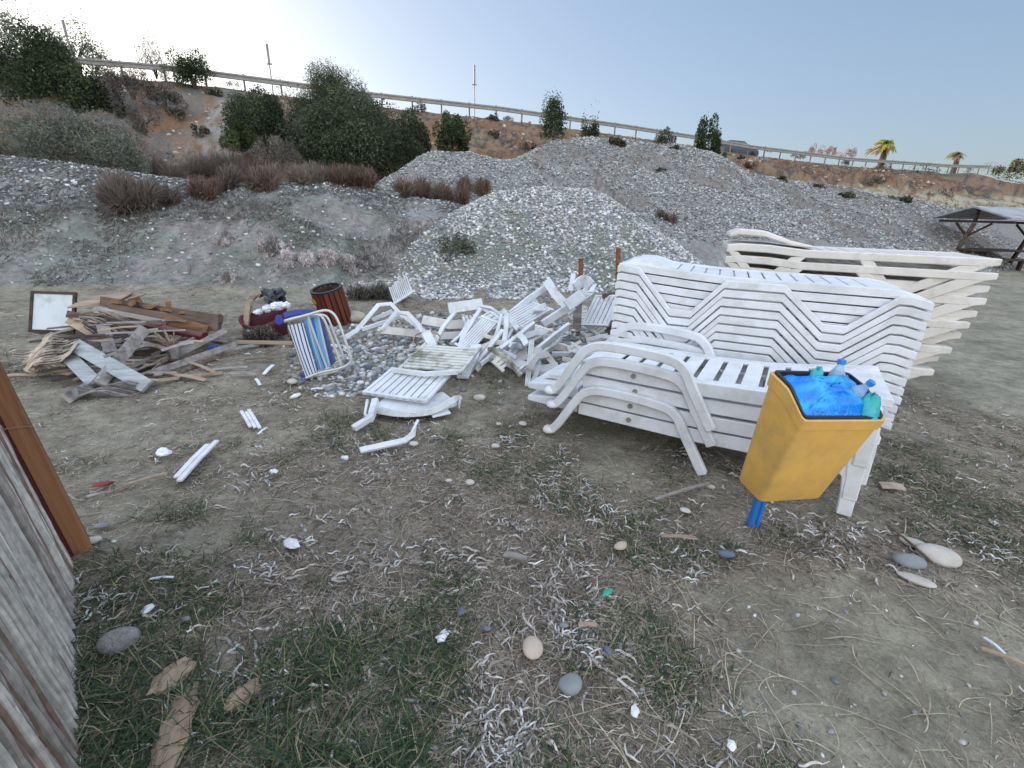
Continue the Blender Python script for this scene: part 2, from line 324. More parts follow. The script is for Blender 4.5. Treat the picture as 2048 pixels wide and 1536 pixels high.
def colors(x, y):
    h, st, (d, g, wob) = terr(x, y, True); k = np.argmax(st, 0); n = fbm(x, y, 1.1, 5, 41); n2 = fbm(x, y, 4., 4, 42)
    gr, li, ba, far = ground_masks(x, y)
    sand = np.array([.28, .258, .20]); straw = np.array([.30, .248, .198]); grn = np.array([.10, .095, .068]); c = sand * (1 + .25 * n[..., None])
    def mx(c, col, f): f = np.clip(f, 0, 1)[..., None]; return c * (1 - f) + np.array(col) * f
    c = mx(c, straw, li * .75); c = mx(c, grn, gr * .45)
    px, py = proj(np.stack([x, y, np.zeros_like(x)], -1)); damp = blobs(np.where(y > .3, px, 0), np.where(y > .3, py, 0), [(1500, 1200, 60, 50, 1), (1600, 1290, 70, 40, 1), (1700, 1370, 110, 40, 1), (1560, 1480, 130, 40, .8), (1250, 1400, 90, 60, .8), (1850, 1420, 90, 40, .6)])
    c = c * (1 - .28 * np.clip(damp * (.6 + 2 * n2), 0, 1))[..., None]
    c = c * (1 + .35 * n2[..., None]); base = c
    gravel = np.array([.25, .25, .245]); dirt = np.array([.235, .215, .20]); olive = np.array([.19, .205, .175]); red = np.array([.21, .115, .065]); tanc = np.array([.235, .175, .12])
    cm = mx(olive * np.ones_like(c), dirt, .5 + 2.2 * n) * (1 + .5 * n2[..., None]); cm = mx(cm, gravel, sstep(.2, 0, pdist(x, y, MOUND)[0] - 1.2 - 2. * sstep(-7, -12, x)))
    c1 = mx(gravel * np.ones_like(c), olive, sstep(.05, .3, n + .08)); c2 = mx(gravel * np.ones_like(c), dirt, np.clip(sstep(.0, .25, n) + sstep(9, 13, x) * .8, 0, 1))
    ch = mx(red * np.ones_like(c), tanc, .4 + 1.6 * n); ch = mx(ch, [.10, .08, .068], sstep(-.02, .28, n2 + .4 * n)); ch = mx(ch, [.16, .15, .14], sstep(-14, -19, x) * .7 * sstep(-.3, .2, n))
    qx, qy = proj(np.stack([x, y, h], -1)); scr = blobs(qx, qy, [(450, 240, 40, 50, 1), (420, 300, 60, 30, 1), (500, 270, 30, 30, .7), (340, 200, 40, 20, .6)]); ch = mx(ch, [.30, .27, .24], np.clip(scr * (.7 + 2.5 * n2), 0, .9))
    pale = sstep(2.2, 3., h) * sstep(4.6, 3.9, h + n) * sstep(13, 20, x); ch = mx(ch, [.36, .33, .24], pale * sstep(-.25, .1, n2 + .1))
    ch = np.where((g >= 0)[..., None] & (k == 5)[..., None], np.array([.11, .11, .11]), ch)
    out = np.where((k == 0)[..., None], base, np.where((k == 1)[..., None], cm, np.where((k == 2)[..., None], c1, np.where(((k == 3) | (k == 4))[..., None], c2, ch))))
    return h, out, k, n
ang = np.concatenate([np.arange(-180, -62, 3.), np.arange(-62, 62, .22), np.arange(62, 180, 3.)])
rad = np.concatenate([[0.02, .3], np.geomspace(.55, 75, 430), np.geomspace(82, 1500, 14)])
A, Rr = np.meshgrid(np.radians(ang), rad); gx = Rr * np.sin(A); gy = Rr * np.cos(A)
hh_, cc_, kk_, nn_ = colors(gx.ravel(), gy.ravel())
far = sstep(78, 200, Rr.ravel()); hh_ = hh_ * (1 - far) + (-1.0) * far
na = len(ang); nr = len(rad); I = np.arange(nr * na).reshape(nr, na); J = np.roll(I, -1, 1)
Fg = np.stack([I[:-1].ravel(), I[1:].ravel(), J[1:].ravel(), J[:-1].ravel()], -1)
gm, gt, gpn = nodes('ground_earth'); L_ = gt.links.new
at = N(gt, 'ShaderNodeAttribute', attribute_name='Col'); gco = coords(gt, rnd=False)
na1 = N(gt, 'ShaderNodeTexNoise', Scale=9., Detail=10., Roughness=.7); L_(gco, na1.inputs['Vector'])
na2 = N(gt, 'ShaderNodeTexNoise', Scale=70., Detail=6., Roughness=.7); L_(gco, na2.inputs['Vector'])
r1 = ramp(gt, na1.outputs['Fac'], [(.3, (.62,) * 3), (.72, (1.3,) * 3)]); r2 = ramp(gt, na2.outputs['Fac'], [(.3, (.72,) * 3), (.7, (1.25,) * 3)])
cx_ = mixc(gt, 1., mixc(gt, 1., at.outputs['Color'], r1.outputs[0], 'MULTIPLY'), r2.outputs[0], 'MULTIPLY'); L_(cx_, gpn.inputs['Base Color'])
gpn.inputs['Roughness'].default_value = .95; gpn.inputs['Specular IOR Level'].default_value = .1
b1 = N(gt, 'ShaderNodeBump', Strength=.7, Distance=.05); L_(na1.outputs['Fac'], b1.inputs['Height'])
b2 = N(gt, 'ShaderNodeBump', Strength=.6, Distance=.012); L_(na2.outputs['Fac'], b2.inputs['Height']); L_(b1.outputs[0], b2.inputs['Normal']); L_(b2.outputs[0], gpn.inputs['Normal'])
ground = link('ground', npmesh('ground', np.stack([gx.ravel(), gy.ravel(), hh_], -1), Fg, cc_, True), gm); tag(ground, kind='structure')
# road surface on the embankment, a sheet just above the earth
rb = MB(); rv = []; 
for i, p in enumerate(HILL):
    q = np.array(p[:3]); a = np.array(HILL[max(i - 1, 0)][:2]); b = np.array(HILL[min(i + 1, len(HILL) - 1)][:2]); t = (b - a) / np.linalg.norm(b - a); nrm = np.array([-t[1], t[0]])
    rv += [(q[0] + nrm[0] * .8, q[1] + nrm[1] * .8, q[2] + .005), (q[0] + nrm[0] * 9, q[1] + nrm[1] * 9, q[2] + .005)]
rb.add(rv, [(2 * i, 2 * i + 2, 2 * i + 3, 2 * i + 1) for i in range(len(HILL) - 4)])
tag(rb.build('road', mat('asphalt', (.05, .05, .052), (.065, .065, .065), rough=.9, sc=3)), kind='structure')
# ------------------------------------------------------------ scatter builders
def pick(pal, n, j=.15):
    pal = np.array(pal); c = pal[RNG.integers(0, len(pal), n)]; return c * (1 + j * RNG.normal(size=(n, 1)))
def strips(name, P, heading, length, width, K, cols, m, curl=0., rise=0., wave=0., base=.004, tilt=0., parent=None, upbend=0., follow=True, origin=None):
    n = len(P); s = np.linspace(0, 1, K + 1)[None, :]; L = length[:, None]
    th = heading[:, None] + (curl if np.ndim(curl) == 0 else curl[:, None]) * s
    st = L / K; dx = np.cumsum(np.cos(th) * st, 1) - np.cos(th) * st; dy = np.cumsum(np.sin(th) * st, 1) - np.sin(th) * st
    rs = rise if np.ndim(rise) == 0 else rise[:, None]
    x = P[:, 0:1] + dx * np.sqrt(np.clip(1 - np.minimum(rs, 1) ** 2, .02, 1)); y = P[:, 1:2] + dy * np.sqrt(np.clip(1 - np.minimum(rs, 1) ** 2, .02, 1))
    z0 = terr(x.ravel(), y.ravel()).reshape(x.shape) if follow else np.broadcast_to(P[:, 2:3], x.shape)
    z = z0 + base + rs * L * (s - upbend * s * s) + (np.abs(np.sin(s * 5 + RNG.uniform(0, 6, (n, 1)))) * wave * L)
    wd = width[:, None] * (.35 + .65 * np.sin(np.clip(s * .9 + .15, 0, 1) * math.pi)) / 2
    tw = RNG.uniform(-tilt, tilt, (n, 1)) + RNG.uniform(-tilt, tilt, (n, 1)) * s
    ox = -np.sin(th) * wd * np.cos(tw); oy = np.cos(th) * wd * np.cos(tw); oz = np.abs(np.sin(tw)) * wd
    V = np.stack([np.stack([x - ox, y - oy, z], -1), np.stack([x + ox, y + oy, z + oz * 2], -1)], 2).reshape(-1, 3)
    b = (np.arange(n) * (K + 1) * 2)[:, None]; k = np.arange(K)[None, :] * 2
    Fc = np.stack([b + k, b + k + 1, b + k + 3, b + k + 2], -1).reshape(-1, 4)
    C = np.repeat(cols, (K + 1) * 2, 0)
    if origin is not None: V = V - np.asarray(origin)
    o = link(name, npmesh(name, V, Fc, C, True), m, parent)
    if origin is not None: o.location = origin
    return o
t_ = (1 + 5 ** .5) / 2
ICO = np.array([(-1, t_, 0), (1, t_, 0), (-1, -t_, 0), (1, -t_, 0), (0, -1, t_), (0, 1, t_), (0, -1, -t_), (0, 1, -t_), (t_, 0, -1), (t_, 0, 1), (-t_, 0, -1), (-t_, 0, 1)]) / math.hypot(1, t_)
ICF = np.array([(0, 11, 5), (0, 5, 1), (0, 1, 7), (0, 7, 10), (0, 10, 11), (1, 5, 9), (5, 11, 4), (11, 10, 2), (10, 7, 6), (7, 1, 8), (3, 9, 4), (3, 4, 2), (3, 2, 6), (3, 6, 8), (3, 8, 9), (4, 9, 5), (2, 4, 11), (6, 2, 10), (8, 6, 7), (9, 8, 1)])
def pebbles(name, P, size, cols, m, flat=.55):
    n = len(P); a = RNG.uniform(0, 6.28, n); V = ICO[None] * (1 + RNG.normal(size=(n, 12, 1)) * .1)
    sx = size * RNG.uniform(.8, 1.35, n); sy = size * RNG.uniform(.6, 1, n); sz = size * flat * RNG.uniform(.7, 1.3, n)
    V = V * np.stack([sx, sy, sz], -1)[:, None]; tl = RNG.normal(size=n) * .35
    x, z = V[..., 0] * np.cos(tl)[:, None] - V[..., 2] * np.sin(tl)[:, None], V[..., 0] * np.sin(tl)[:, None] + V[..., 2] * np.cos(tl)[:, None]; y = V[..., 1]
    x, y = x * np.cos(a)[:, None] - y * np.sin(a)[:, None], x * np.sin(a)[:, None] + y * np.cos(a)[:, None]
    V = np.stack([x, y, z], -1) + P[:, None]
    Fc = (ICF[None] + (np.arange(n) * 12)[:, None, None]).reshape(-1, 3)
    return link(name, npmesh(name, V.reshape(-1, 3), Fc, np.repeat(cols, 12, 0), True), m)
WHITES = [(.56, .56, .55), (.40, .40, .39), (.64, .64, .62), (.50, .49, .47), (.27, .28, .285), (.19, .205, .22), (.13, .145, .16), (.33, .29, .25), (.24, .25, .255), (.40, .41, .42)]
def scat(x0, x1, y0, y1, n): x = RNG.uniform(x0, x1, n); y = RNG.uniform(y0, y1, n); return x, y
def gravel(name, x, y, keep, smin, smax, sink=.25, tone=1.):
    h, c, k, nn = colors(x, y); ok = keep(x, y, h, k, nn); x, y, h = x[ok], y[ok], h[ok]; n = len(x)
    s = smin * (smax / smin) ** (RNG.uniform(0, 1, n) ** 2.2) / 2
    P = np.stack([x, y, h + s * sink], -1); o = pebbles(name, P, s, pick(WHITES, n, .1) * tone, M['pebble']); tag(o, kind='stuff'); return o
x, y = scat(-3.4, 6.5, 8.2, 16, 100000)
gravel('front_pile_pebbles', x, y, lambda x, y, h, k, n: ((k == 2) | ((k == 0) & (fbm(x, y, 1.5, 3, 77) > .1))) & (RNG.uniform(0, 1, len(x)) < np.where(n > .13, .35, 1)), .022, .11, tone=1.1)
x, y = scat(-4.5, 22, 14, 26, 190000)
gravel('back_pile_pebbles', x, y, lambda x, y, h, k, n: ((k == 3) | (k == 4)) & (RNG.uniform(0, 1, len(x)) < np.clip(1.1 - np.clip(n - .05, 0, 1) * 5, .08, 1) * np.where(x > 10, .5, 1)), .035, .11, tone=.84)
x, y = scat(-18, 0, 7, 16, 36000)
gravel('mound_pebbles', x, y, lambda x, y, h, k, n: (k == 1) & ((RNG.uniform(0, 1, len(x)) < .11 + .06 * (n < 0)) | ((pdist(x, y, MOUND)[0] < .9 + 2.2 * sstep(-7, -12, x)) & (RNG.uniform(0, 1, len(x)) < .8))), .03, .12)
px_, py_ = RNG.uniform(560, 1260, 9000), RNG.uniform(600, 790, 9000)
PP = np.array([gp(a, b) for a, b in zip(px_, py_)]); mk = blobs(px_, py_, [(730, 720, 100, 40, 1.3), (800, 690, 100, 40, .8), (1190, 670, 70, 40, 1.5), (960, 650, 200, 18, .9), (680, 790, 70, 14, .4), (1150, 730, 60, 20, .7)])
PP = PP[RNG.uniform(0, 1, len(PP)) < mk * .9]
gravel('pebbles_by_the_broken_chairs', PP[:, 0], PP[:, 1], lambda x, y, h, k, n: h < 1, .035, .11)
# sparse tiny pebbles and shell bits over the near ground
def near(n, r0=.75, r1=11., a=60):
    r = np.exp(RNG.uniform(math.log(r0), math.log(r1), n)); t = np.radians(RNG.uniform(-a, a, n)); return r * np.sin(t), r * np.cos(t)
x, y = near(2600, 1.2, 12)
gravel('scattered_small_pebbles', x, y, lambda x, y, h, k, n: (k == 0) & (RNG.uniform(0, 1, len(x)) < .75), .006, .028)
# litter: bleached seaweed ribbons, straw and grass
def sel(x, y, p): ok = RNG.uniform(0, 1, len(x)) < p; return x[ok], y[ok]
def flatk(x, y): return colors(x, y)[2] == 0
x, y = near(150000); g, l, b, f = ground_masks(x, y); x, y = sel(x, y, np.clip(l, 0, 1) ** 1.6 * .42 * (1 - .25 * f)); n = len(x); r = np.hypot(x, y); cl = sstep(.12, .35, fbm(x, y, 3.5, 3, 55) + .18 * ground_masks(x, y)[1])
P = np.stack([x, y, x * 0], -1)
big = RNG.uniform(0, 1, n) < .10 + .45 * cl
strips('dry_seaweed_litter', P, RNG.uniform(0, 6.28, n), np.where(big, RNG.uniform(.03, .10, n), RNG.uniform(.012, .04, n)), np.where(big, RNG.uniform(.003, .009, n), RNG.uniform(.002, .004, n)) * (1 + .12 * r), 5,
       pick([(.56, .52, .48), (.42, .385, .345), (.33, .285, .24), (.26, .215, .175), (.13, .105, .085), (.30, .26, .23), (.20, .165, .14)], n), M['col'], curl=RNG.normal(size=n) * .9, wave=.14, tilt=1.2, base=.003)
xw, yw = near(26000, .9, 6); g, l, b, f = ground_masks(xw, yw); xw, yw = sel(xw, yw, np.clip(sstep(.12, .3, fbm(xw, yw, 3.5, 3, 55)) * l + .03, 0, 1) * .6 * (1 - b)); n = len(xw)
strips('bleached_seaweed_blades', np.stack([xw, yw, xw * 0], -1), RNG.uniform(0, 6.28, n), RNG.uniform(.02, .085, n), RNG.uniform(.003, .008, n), 6,
       pick([(.60, .58, .56), (.50, .48, .46), (.42, .39, .36), (.64, .64, .66)], n), M['col'], curl=RNG.normal(size=n) * 1.1, wave=.2, tilt=1.3, base=.008)
tag(bpy.data.objects['bleached_seaweed_blades'], kind='stuff')
tag(bpy.data.objects['dry_seaweed_litter'], kind='stuff')
x, y = near(230000); g, l, b, f = ground_masks(x, y); x, y = sel(x, y, np.clip(.25 + l * .9, 0, 1) * (1 - b * .9) * .8); n = len(x); r = np.hypot(x, y)
strips('fine_straw', np.stack([x, y, x * 0], -1), RNG.uniform(0, 6.28, n), RNG.uniform(.012, .05, n) * (1 + .12 * r), RNG.uniform(.0012, .0024, n) * (1 + .25 * r), 2,
       pick([(.38, .315, .25), (.26, .21, .165), (.46, .40, .34), (.12, .095, .075), (.30, .24, .175)], n), M['col'], curl=RNG.normal(size=n) * .9, wave=.12, base=.002, tilt=.8)
tag(bpy.data.objects['fine_straw'], kind='stuff')
x, y = near(2400); g, l, b, f = ground_masks(x, y); n = len(x)
strips('long_dry_stems', np.stack([x, y, x * 0], -1), RNG.uniform(0, 6.28, n), RNG.uniform(.08, .30, n), RNG.uniform(.0018, .0035, n) * (1 + .15 * np.hypot(x, y)), 9,
       pick([(.42, .36, .27), (.33, .27, .21), (.45, .40, .30), (.24, .19, .15)], n), M['col'], curl=RNG.normal(size=n) * .9, wave=.03, base=.006)
tag(bpy.data.objects['long_dry_stems'], kind='stuff')
# green grass: tufted
xt, yt = near(11000, .7, 8.5); g, l, b, f = ground_masks(xt, yt); xt, yt = sel(xt, yt, np.clip((g - .22) * 1.5, 0, 1) * (1 - b)); nt_ = len(xt); kb = 13
x = np.repeat(xt, kb) + RNG.normal(size=nt_ * kb) * .03 * (1 + .15 * np.repeat(np.hypot(xt, yt), kb)); y = np.repeat(yt, kb) + RNG.normal(size=nt_ * kb) * .03 * (1 + .15 * np.repeat(np.hypot(xt, yt), kb)); n = len(x)
lf = sstep(1.9, 1.0, np.hypot(x, y)) * sstep(0, -.5, x)
strips('green_grass', np.stack([x, y, x * 0], -1), RNG.uniform(0, 6.28, n), RNG.uniform(.03, .10, n) * (1 + 1.1 * lf), RNG.uniform(.002, .0038, n) * (1 + .12 * np.hypot(x, y)), 3,
       pick([(.045, .085, .03), (.06, .10, .04), (.035, .06, .025), (.09, .11, .05), (.05, .085, .05), (.22, .20, .12), (.30, .26, .17), (.04, .07, .04)], n, .2), M['col'], curl=RNG.normal(size=n) * .6, rise=RNG.uniform(.15, .85, n), upbend=.45, base=0.)
tag(bpy.data.objects['green_grass'], kind='stuff')
x, y = near(2600, .9, 3., 55); g, l, b, f = ground_masks(x, y); x, y = sel(x, y, np.clip(g, 0, 1) ** 2 * .55); n = len(x)
strips('tall_pale_grass_stalks', np.stack([x, y, x * 0], -1), RNG.uniform(0, 6.28, n), RNG.uniform(.09, .22, n), RNG.uniform(.0015, .0022, n), 5,
       pick([(.30, .27, .15), (.38, .33, .20), (.18, .19, .10)], n), M['col'], curl=RNG.normal(size=n) * .5, rise=RNG.uniform(.25, .75, n), upbend=.4, base=0.)
tag(bpy.data.objects['tall_pale_grass_stalks'], kind='stuff')
# dry grass on mounds and slopes
x, y = scat(-17, 1, 7.6, 15, 110000); h, c, k, n0 = colors(x, y); ok = (k == 1) & (RNG.uniform(0, 1, len(x)) < np.clip(.12 + 2.6 * fbm(x, y, .9, 4, 61) + .45 * sstep(-2, -7, x), .02, .95)); x, y = x[ok], y[ok]
x2, y2 = scat(-4, 23, 13.5, 26, 70000); h, c, k, n0 = colors(x2, y2); ok = ((k == 3) | (k == 4)) & (RNG.uniform(0, 1, len(x2)) < np.clip((n0 - .02) * 3 + sstep(10, 14, x2) * .6, 0, .8)); x = np.append(x, x2[ok]); y = np.append(y, y2[ok]); n = len(x)
strips('dry_grass_on_the_mounds', np.stack([x, y, x * 0], -1), RNG.uniform(0, 6.28, n), RNG.uniform(.06, .21, n), RNG.uniform(.008, .018, n), 2,
       pick([(.19, .17, .155), (.27, .24, .22), (.10, .088, .075), (.15, .14, .11), (.09, .092, .068), (.13, .11, .095)], n), M['col'], rise=RNG.uniform(.2, .7, n), upbend=.5, base=0.)
tag(bpy.data.objects['dry_grass_on_the_mounds'], kind='stuff')
x, y = scat(-40, 60, 15, 62, 150000); h, st, (d, g, wb) = terr(x, y, True); ok = (np.argmax(st, 0) == 5) & (g < 0) & (RNG.uniform(0, 1, len(x)) < np.clip(.15 + 1.6 * fbm(x, y, .4, 3, 63), 0, .8)); x, y = x[ok], y[ok]; n = len(x)
strips('dry_scrub_on_the_slope', np.stack([x, y, x * 0], -1), RNG.uniform(0, 6.28, n), RNG.uniform(.15, .45, n), RNG.uniform(.03, .07, n), 2,
       pick([(.13, .11, .09), (.20, .15, .10), (.10, .085, .07), (.26, .17, .10), (.15, .145, .12)], n), M['col'], rise=RNG.uniform(.2, .7, n), upbend=.4, base=0.)
tag(bpy.data.objects['dry_scrub_on_the_slope'], kind='stuff')
x, y = scat(-30, 40, 17, 55, 24000); h, st, (d, g, wb) = terr(x, y, True); ok = (np.argmax(st, 0) == 5) & (g < 0) & (RNG.uniform(0, 1, len(x)) < np.clip(.05 + 1.2 * fbm(x, y, .6, 3, 65), 0, .6)); x, y, h = x[ok], y[ok], h[ok]; n = len(x)
s = RNG.uniform(.04, .22, n) ** 1.2; o = pebbles('loose_rocks_on_the_slope', np.stack([x, y, h], -1), s, pick([(.34, .26, .19), (.42, .36, .29), (.28, .19, .12), (.46, .42, .37)], n), M['pebble'], .7); tag(o, kind='stuff')
# ------------------------------------------------------------ guard rail
def polyat(P, s):
    for a, b in zip(P[:-1], P[1:]):
        L = np.linalg.norm(b - a)
        if s <= L: return a + (b - a) * s / L, (b - a) / L
        s -= L
    return P[-1], (P[-1] - P[-2]) / np.linalg.norm(P[-1] - P[-2])
tot = sum(np.linalg.norm(b - a) for a, b in zip(BEAMP[:-1], BEAMP[1:]))
rail = empty('guard_rail', tuple(BEAMP[0])); tag(rail, 'long galvanised steel guard rail along the road on top of the slope', 'guard rail')
o0 = BEAMP[0]; mb = MB()
prof = [(0, 0), (.035, -.03), (.035, -.09), (0, -.13), (0, -.19), (.035, -.23), (.035, -.29), (0, -.32)]
V = []; Fc = []
smp = np.arange(0, tot, 1.)
for i, s in enumerate(smp):
    p, d = polyat(BEAMP, s); nrm = np.array([d[1], -d[0], 0]); nrm /= np.linalg.norm(nrm)
    for (a, b) in prof: V.append(p - o0 + nrm * (a + .05) + [0, 0, b])
    for (a, b) in prof: V.append(p - o0 + nrm * (a + .045) + [0, 0, b])
k = len(prof)
for i in range(len(smp) - 1):
    for j in range(k - 1):
        Fc.append((i * 2 * k + j, (i + 1) * 2 * k + j, (i + 1) * 2 * k + j + 1, i * 2 * k + j + 1)); Fc.append((i * 2 * k + k + j, i * 2 * k + k + j + 1, (i + 1) * 2 * k + k + j + 1, (i + 1) * 2 * k + k + j))
mb.add(V, Fc); mb.build('beam', M['steel'], rail)
pm = MB(); pm.box(-.05, .05, -.035, .035, -POSTH - .15, .04)
post0 = None; s = .6
while s < tot - .5:
    p, d = polyat(BEAMP, s)
    if post0 is None: o = post0 = pm.build('post', M['backlit_steel'], rail)
    else: o = post0.copy(); COL.objects.link(o)
    o.location = tuple(p - o0); o.rotation_euler = (0, 0, math.atan2(d[1], d[0])); s += 2.05
# marker poles
for (px, pt, pb, lab) in [(545, 97, 175, 'slim grey marker pole behind the guard rail, left of the big round bush'), (949, 138, 215, 'slim grey marker pole behind the guard rail, right of the big round bush'), (143, 48, 110, 'faint marker pole rising among the trees at the far left')]:
    t = tdep(px) + 1.; b = pT(px, pb, t); tp = pT(px, pt, t); hgt = tp[2] - b[2]; e = empty('marker_pole', tuple(b)); tag(e, lab, 'pole')
    MB().tube([(0, 0, -.6), (0, 0, hgt * .55)], .035, 6).build('pole', M['steel'], e); MB().tube([(0, 0, hgt * .55), (0, 0, hgt)], .07, 6).build('pole_head', M['steel'], e)
    MB().box(-.16, .16, -.03, .03, hgt * .53, hgt * .56).build('crossbar', M['steel'], e)
# ------------------------------------------------------------ vegetation
def leafcloud(name, parent, Cn, rad, n, ls, pal, ncl=22, up=0., thin=.45, seed=0, wisp=0.):
    """crown of small leaf faces gathered in clumps through an ellipsoid; local coordinates"""
    g = np.random.default_rng(seed + 100); u = g.normal(size=(ncl, 3)); u /= np.linalg.norm(u, axis=1)[:, None]; u[:, 2] = np.abs(u[:, 2])
    cc = u * (g.uniform(.25, .95, (ncl, 1)) ** .6); cs = g.uniform(.24, .42, ncl); tone = g.uniform(.5, 1.5, ncl)
    k = g.integers(0, ncl, n); q = g.normal(size=(n, 3)); q /= np.linalg.norm(q, axis=1)[:, None] + 1e-9; q *= g.uniform(.35, 1.05, (n, 1)) ** .5
    P = cc[k] + q * cs[k][:, None]
    if wisp: m = g.uniform(0, 1, n) < .25; P[m, 2] += g.exponential(wisp * .5, m.sum()); P[m, :2] *= .95
    P = P * np.array(rad) + np.array(Cn)
    d = g.normal(size=(n, 3)); d[:, 2] += up; d /= np.linalg.norm(d, axis=1)[:, None]; e = np.cross(d, g.normal(size=(n, 3))); e /= np.linalg.norm(e, axis=1)[:, None] + 1e-9
    L = ls * g.uniform(.6, 1.4, (n, 1)); a = P - d * L / 2; b = P + d * L / 2; ww = e * L * thin / 2
    V = np.stack([a, P + ww, b, P - ww], 1).reshape(-1, 3); Fc = np.arange(4 * n).reshape(-1, 4)
    pl = np.array(pal); C = pl[g.integers(0, len(pl), n)] * (tone[k] * g.uniform(.8, 1.2, n))[:, None]
    return link(name, npmesh(name, V, Fc, np.repeat(C, 4, 0)), M['leaf'], parent)
DK = [(.045, .062, .028), (.06, .08, .035), (.032, .045, .022), (.085, .10, .045)]
TAM = [(.06, .078, .045), (.08, .10, .056), (.042, .058, .034), (.11, .125, .07)]
SIL = [(.22, .23, .20), (.15, .17, .13), (.28, .28, .25), (.10, .12, .09)]
GRY = [(.15, .16, .13), (.20, .21, .17), (.11, .12, .10), (.24, .23, .18)]
DRY = [(.14, .115, .10), (.18, .15, .13), (.10, .08, .07), (.22, .18, .15)]
RED = [(.20, .13, .10), (.27, .18, .14), (.15, .095, .075), (.18, .14, .11)]
YEL = [(.30, .24, .12), (.38, .29, .12), (.16, .17, .07), (.22, .22, .09)]
PNK = [(.34, .22, .18), (.28, .18, .15), (.4, .28, .22)]
def bush(name, cat, lab, px, py, wpx, hpx, pal, n=3000, ls=.09, t=None, tr=True, ncl=22, wisp=0., up=0., thin=.45, sd=0, dz=0., depth=.8, group=None):
    if t is None: P, t = hit(px, py)
    else: P = pT(px, py, t)
    W = wpx * t / FPX / 2; Hh = hpx * t / FPX; e = empty(name, (P[0], P[1], P[2] - .1 + dz)); tag(e, lab, cat, group)
    leafcloud('crown', e, (0, 0, Hh * .06), (W * .86, W * depth * .86, Hh * .8), n, ls, pal, ncl, up, thin, sd, wisp)
    if tr:
        m = MB(); g = random.Random(sd)
        for i in range(4):
            a = g.uniform(0, 6.28); r = W * g.uniform(.2, .6); m.tube([(0, 0, -.1), (r * .3 * math.cos(a), r * .3 * math.sin(a), Hh * .3), (r * math.cos(a), r * math.sin(a), Hh * .5)], [max(.03, W * .05), W * .03, W * .012], 5)
        m.build('trunk', M['bark'], e)
    return e
bush('olive_tree', 'tree', 'tall silvery tree with sunlit feathery top at the far left edge', 20, 150, 270, 140, SIL, 12000, .14, t=26, ncl=34, wisp=.3, sd=1)
bush('olive_tree', 'tree', 'thin silvery tree with pale backlit twigs behind the start of the guard rail', 160, 150, 140, 112, SIL, 6000, .13, t=28.5, ncl=18, wisp=.25, sd=2)
bush('conifer_tree', 'tree', 'dark green bushy conifer hanging over the slope at the upper left', 125, 222, 215, 150, DK, 15000, .16, t=24, ncl=34, up=-.3, sd=3)
bush('conifer_tree', 'tree', 'dark conifer cut by the left edge of the photo, below the silvery tree', 0, 215, 190, 135, DK, 11000, .16, t=24.5, ncl=30, up=-.3, sd=4)
bush('shrub', 'shrub', 'low dark green shrub rising behind the guard rail left of the first pole', 388, 168, 110, 66, DK, 5000, .12, t=27.2, sd=5)
bush('thorny_shrub', 'shrub', 'spiky dark shrub with bare upright twigs behind the guard rail', 312, 150, 70, 72, DRY, 1500, .2, t=27.5, up=1.6, thin=.12, wisp=.5, sd=6)
bush('tamarisk_bush', 'bush', 'largest dark green bush on the slope, its feathery top above the guard rail', 700, 332, 270, 140, TAM, 85000, .115, t=21.5, ncl=70, wisp=.03, sd=7, thin=.38)
bush('tamarisk_bush', 'bush', 'feathery wispy bush top standing against the sky above the largest bush', 668, 240, 220, 100, TAM, 28000, .105, t=23.5, ncl=44, wisp=.10, sd=8, thin=.25)
bush('tamarisk_bush', 'bush', 'rounded mid green bush on the slope, left of the largest bush', 530, 298, 170, 108, TAM, 30000, .105, t=22.5, ncl=28, sd=9)
bush('shrub', 'shrub', 'yellow green low shrub in front of the rounded mid green bush', 480, 290, 80, 52, [(.10, .13, .05), (.08, .10, .04)], 3500, .10, t=21.6, ncl=16, sd=10)
bush('shrub', 'shrub', 'upright dark shrub beside the right end of the largest bush', 905, 302, 88, 88, DK, 6500, .12, t=22, ncl=20, sd=11)
bush('shrub', 'shrub', 'narrow dark shrub squeezed between the largest bush and the upright shrub', 820, 318, 110, 90, TAM, 14000, .105, t=23, ncl=14, sd=12)
bush('small_tree', 'tree', 'small round green tree on the road edge above the back gravel pile', 1102, 268, 62, 84, TAM, 5000, .12, t=28.5, ncl=22, wisp=.12, sd=13)
bush('small_tree', 'tree', 'sparse windblown sapling right of the small round green tree', 1182, 277, 48, 54, TAM, 1800, .12, t=30, ncl=12, wisp=.3, sd=14)
bush('shrub', 'shrub', 'small dark shrub by the guard rail, halfway along the back gravel pile', 1330, 286, 44, 32, DRY + DK, 1500, .14, t=35, sd=15)
bush('small_tree', 'tree', 'dark pointed evergreen standing just left of the car', 1408, 318, 62, 80, DK, 6500, .15, t=33, ncl=22, wisp=.08, sd=16)
bush('shrub', 'shrub', 'small dark shrub at the foot of the pointed evergreen', 1440, 326, 30, 24, DK, 900, .12, t=32.5, ncl=8, sd=17)
bush('broom_shrub', 'shrub', 'huge pale grey green shrub filling the slope foot at the left', 150, 335, 330, 125, GRY, 36000, .12, t=16.5, ncl=60, sd=18, thin=.18, up=.2, depth=.5)
bush('broom_shrub', 'shrub', 'pale yellowish shrub at the left edge over the gravel crest', 10, 330, 120, 70, [(.22, .22, .15), (.18, .17, .12)], 6000, .09, t=15, ncl=20, sd=19, thin=.2)
bush('thorny_shrub', 'shrub', 'tangle of pale bare twigs below the rounded mid green bush', 560, 335, 120, 72, [(.34, .30, .26), (.24, .21, .18), (.16, .14, .12)], 3500, .22, t=20, ncl=20, sd=20, thin=.07)
